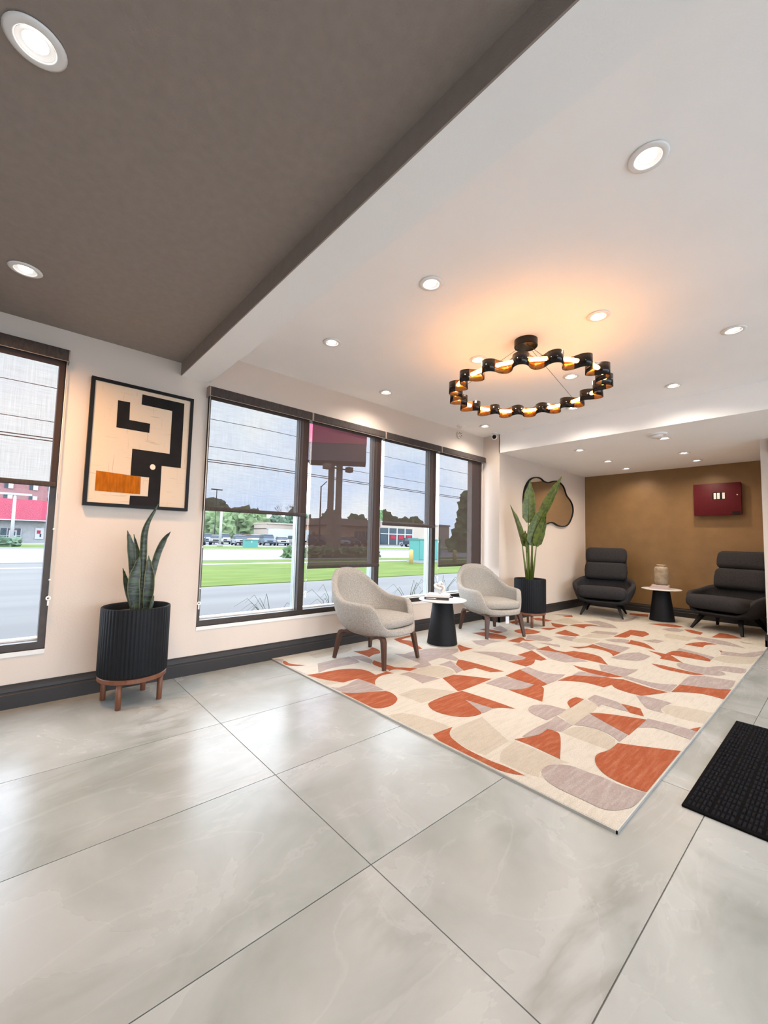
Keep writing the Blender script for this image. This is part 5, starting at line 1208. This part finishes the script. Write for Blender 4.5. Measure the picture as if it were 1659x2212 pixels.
# parked vehicles: +x faces the viewer side
TYRE = mat('tyre_rubber', (0.010, 0.010, 0.012), 0.8, spec=0.06); HUB = mat('wheel_hub', (0.159, 0.159, 0.163), 0.4, metal=0.4, spec=0.06); CGL = mat('car_glass', (0.037, 0.044, 0.054), 0.1, spec=0.06); LAMPG = mat('headlamp', (0.179, 0.179, 0.179), 0.2, spec=0.06)
def car(label, x, y, rz, paint, kind='suv', s=1.0):
    t = thing('parked_car', label, 'car', (x, y, G0), rz, 'parked cars across the road')
    L_, Wd = 2.2*s, 0.9*s
    if kind == 'suv': low = [(-L_, .38), (L_-.08, .38), (L_, .55), (L_-.05, .98), (L_-.9, 1.08), (-L_+.05, 1.08)]; cab = [(L_-1.05, 1.06), (L_-1.5, 1.62), (-L_+.25, 1.66), (-L_+.05, 1.06)]
    elif kind == 'jeep': low = [(-L_, .5), (L_, .5), (L_, 1.12), (L_-1.3, 1.2), (-L_, 1.2)]; cab = [(L_-1.35, 1.18), (L_-1.6, 1.82), (-L_+.05, 1.82), (-L_+.02, 1.18)]
    else: low = [(-L_, .34), (L_-.1, .34), (L_, .5), (L_-.1, .78), (L_-.95, .90), (-L_+.5, .95), (-L_, .88)]; cab = [(L_-1.1, .89), (L_-1.75, 1.38), (-L_+.95, 1.40), (-L_+.35, .92)]
    def ext(poly, w0, w1, name, m):
        b = MB(); zs = [p[1] for p in poly]; z0, z1 = min(zs), max(zs)
        A = [b.v((p[0], -(w0+(w1-w0)*(p[1]-z0)/(z1-z0)), p[1]*s)) for p in poly]; B = [b.v((p[0], (w0+(w1-w0)*(p[1]-z0)/(z1-z0)), p[1]*s)) for p in poly]
        b._f(A); b._f(B[::-1]); n_ = len(poly)
        for i in range(n_): b._f([A[i], A[(i+1) % n_], B[(i+1) % n_], B[i]])
        return b.build(name, m, t)
    ext(low, Wd, Wd*0.97, 'body', paint); ext(cab, Wd*0.93, Wd*0.76, 'window_band', CGL)
    top = max(p[1] for p in cab); xs = [p[0] for p in cab]
    box('roof', paint, xs[2]-0.05, xs[1]+0.08, -Wd*0.77, Wd*0.77, (top-0.03)*s, (top+0.05)*s, t)
    for sx in (L_-0.75, -L_+0.75):
        for sy in (1, -1):
            Mw = Matrix.Translation((sx, sy*(Wd-0.1), 0.36*s)) @ Matrix.Rotation(-PI/2*sy, 4, 'X')
            w_ = MB().lathe([(0, -.1), (.34*s, -.1), (.36*s, -.06), (.36*s, .08), (.33*s, .11), (.22*s, .11)], 20, M=Mw, cap=False).build('wheel', TYRE, t)
            MB().lathe([(0.0, .115), (.20*s, .112), (.22*s, .10)], 16, M=Mw, cap=False).build('hub', HUB, w_)
    zl = 0.72*s if kind != 'jeep' else 0.92
    for sy in (1, -1): box('headlamp', LAMPG, L_-0.06, L_+0.015, sy*Wd*0.72-0.14, sy*Wd*0.72+0.14, zl-0.07, zl+0.07, t)
    box('grille', BLACK, L_-0.06, L_+0.012, -Wd*0.45, Wd*0.45, zl-0.12, zl+0.08, t); box('bumper', TYRE, L_-0.05, L_+0.06, -Wd*0.98, Wd*0.98, 0.36*s, 0.52*s, t)
    return t
P_ = {'w': mat('white_car_paint', (0.270, 0.270, 0.277), 0.3, spec=0.06), 's': mat('silver_car_paint', (0.180, 0.189, 0.197), 0.3, spec=0.06), 'k': mat('dark_car_paint', (0.023, 0.029, 0.034), 0.3, spec=0.06), 'o': mat('tan_car_paint', (0.180, 0.115, 0.067), 0.35, spec=0.06), 'b': mat('blue_grey_car_paint', (0.084, 0.107, 0.130), 0.3, spec=0.06)}
cars = [(-59, 18.6, -2, 'k', 'suv', 'dark suv at the left end of the parked row'), (-60.5, 21.6, -4, 'w', 'sedan', 'white sedan just left of the white pole'), (-58, 24.0, 6, 's', 'sedan', 'silver sedan just right of the white pole'),
        (-62.5, 26.8, -2, 'o', 'suv', 'tan suv behind the silver sedan'), (-60, 29.2, 3, 'b', 'suv', 'blue grey suv left of the transformer box'), (-60.5, 31.9, -2, 'w', 'sedan', 'white sedan behind the transformer box'),
        (-60.5, 34.4, 4, 'w', 'suv', 'white suv right of the transformer box'), (-58, 36.9, 8, 'k', 'jeep', 'dark off roader left of the window post'), (-58.5, 39.6, 10, 'k', 'jeep', 'dark off roader beside the window post'),
        (-59, 42.6, 5, 's', 'suv', 'silver suv seen through the second shade left of the sign posts'), (-60, 45.8, 5, 'k', 'suv', 'dark suv seen behind the sign posts'), (-60, 49.0, 0, 'k', 'jeep', 'dark off roader right of the sign posts'),
        (-60, 62.0, 75, 'k', 'jeep', 'dark off roader parked sideways left of the green cabinet'), (-66, 66.5, 20, 's', 'sedan', 'silver sedan parked before the shop windows')]
for x, y, rz, c_, k_, lb in cars: car(lb, x, y, R(rz-18), P_[c_], k_)
for k in range(5):
    car(['white suv', 'silver suv'][1-k % 2]+' in the second row, number %s from the left' % ['one', 'two', 'three', 'four', 'five', 'six'][k], -69.0+(k % 2)*0.6, 23.0+k*2.7, R(-20), P_['w' if k % 2 else 's'], 'suv')
tr_ = thing('box_trailer', 'white box trailer in front of the beige warehouse', 'trailer', (-71.5, 39.6, G0), R(-88))
bpart('box_body', TRW, tr_, -4.2, 4.2, -1.1, 1.1, 0.8, 2.9); bpart('chassis', TYRE, tr_, -4.2, 4.2, -0.8, 0.8, 0.5, 0.8)
for sx in (-2.8, -1.9): MB().lathe([(0, -.15), (.42, -.15), (.42, .15), (0, .15)], 16, M=Matrix.Translation((sx, -1.0, 0.42)) @ Matrix.Rotation(PI/2, 4, 'X')).build('wheel', TYRE, tr_)

# tufts of ornamental grass right outside the panes
TUFT = mat('ornamental_grass', (0.029, 0.044, 0.023), 0.8, var=0.2, spec=0.06)
for k, (x, y, n_) in enumerate(((-4.25, 2.15, 13), (-4.35, 3.05, 13), (-4.3, 4.35, 12), (-4.4, 5.2, 12))):
    rn = random.Random(60+k)
    t = thing('ornamental_grass', ['tuft of arching grass outside, below the first shade', 'tuft of arching grass outside, behind the nearer armchair', 'tuft of arching grass outside, left of the near side table', 'tuft of arching grass outside, above the near side table'][k], 'grass', (x, y, G0), group='grass tufts outside the window')
    for q in range(n_):
        a = rn.uniform(0, 6.28); l = rn.uniform(0.25, 0.42); h = rn.uniform(0.38, 0.66); b = MB().use(TUFT)
        dv = Vector((math.cos(a), math.sin(a), 0)); pts_ = [dv*0.02, dv*l*0.35+Vector((0, 0, h*0.75)), dv*l*0.75+Vector((0, 0, h)), dv*l*1.15+Vector((0, 0, h*0.82))]
        b.tube(pts_, [0.0035, 0.003, 0.002, 0.0008], 4); b.build('leaf_blade', None, t)
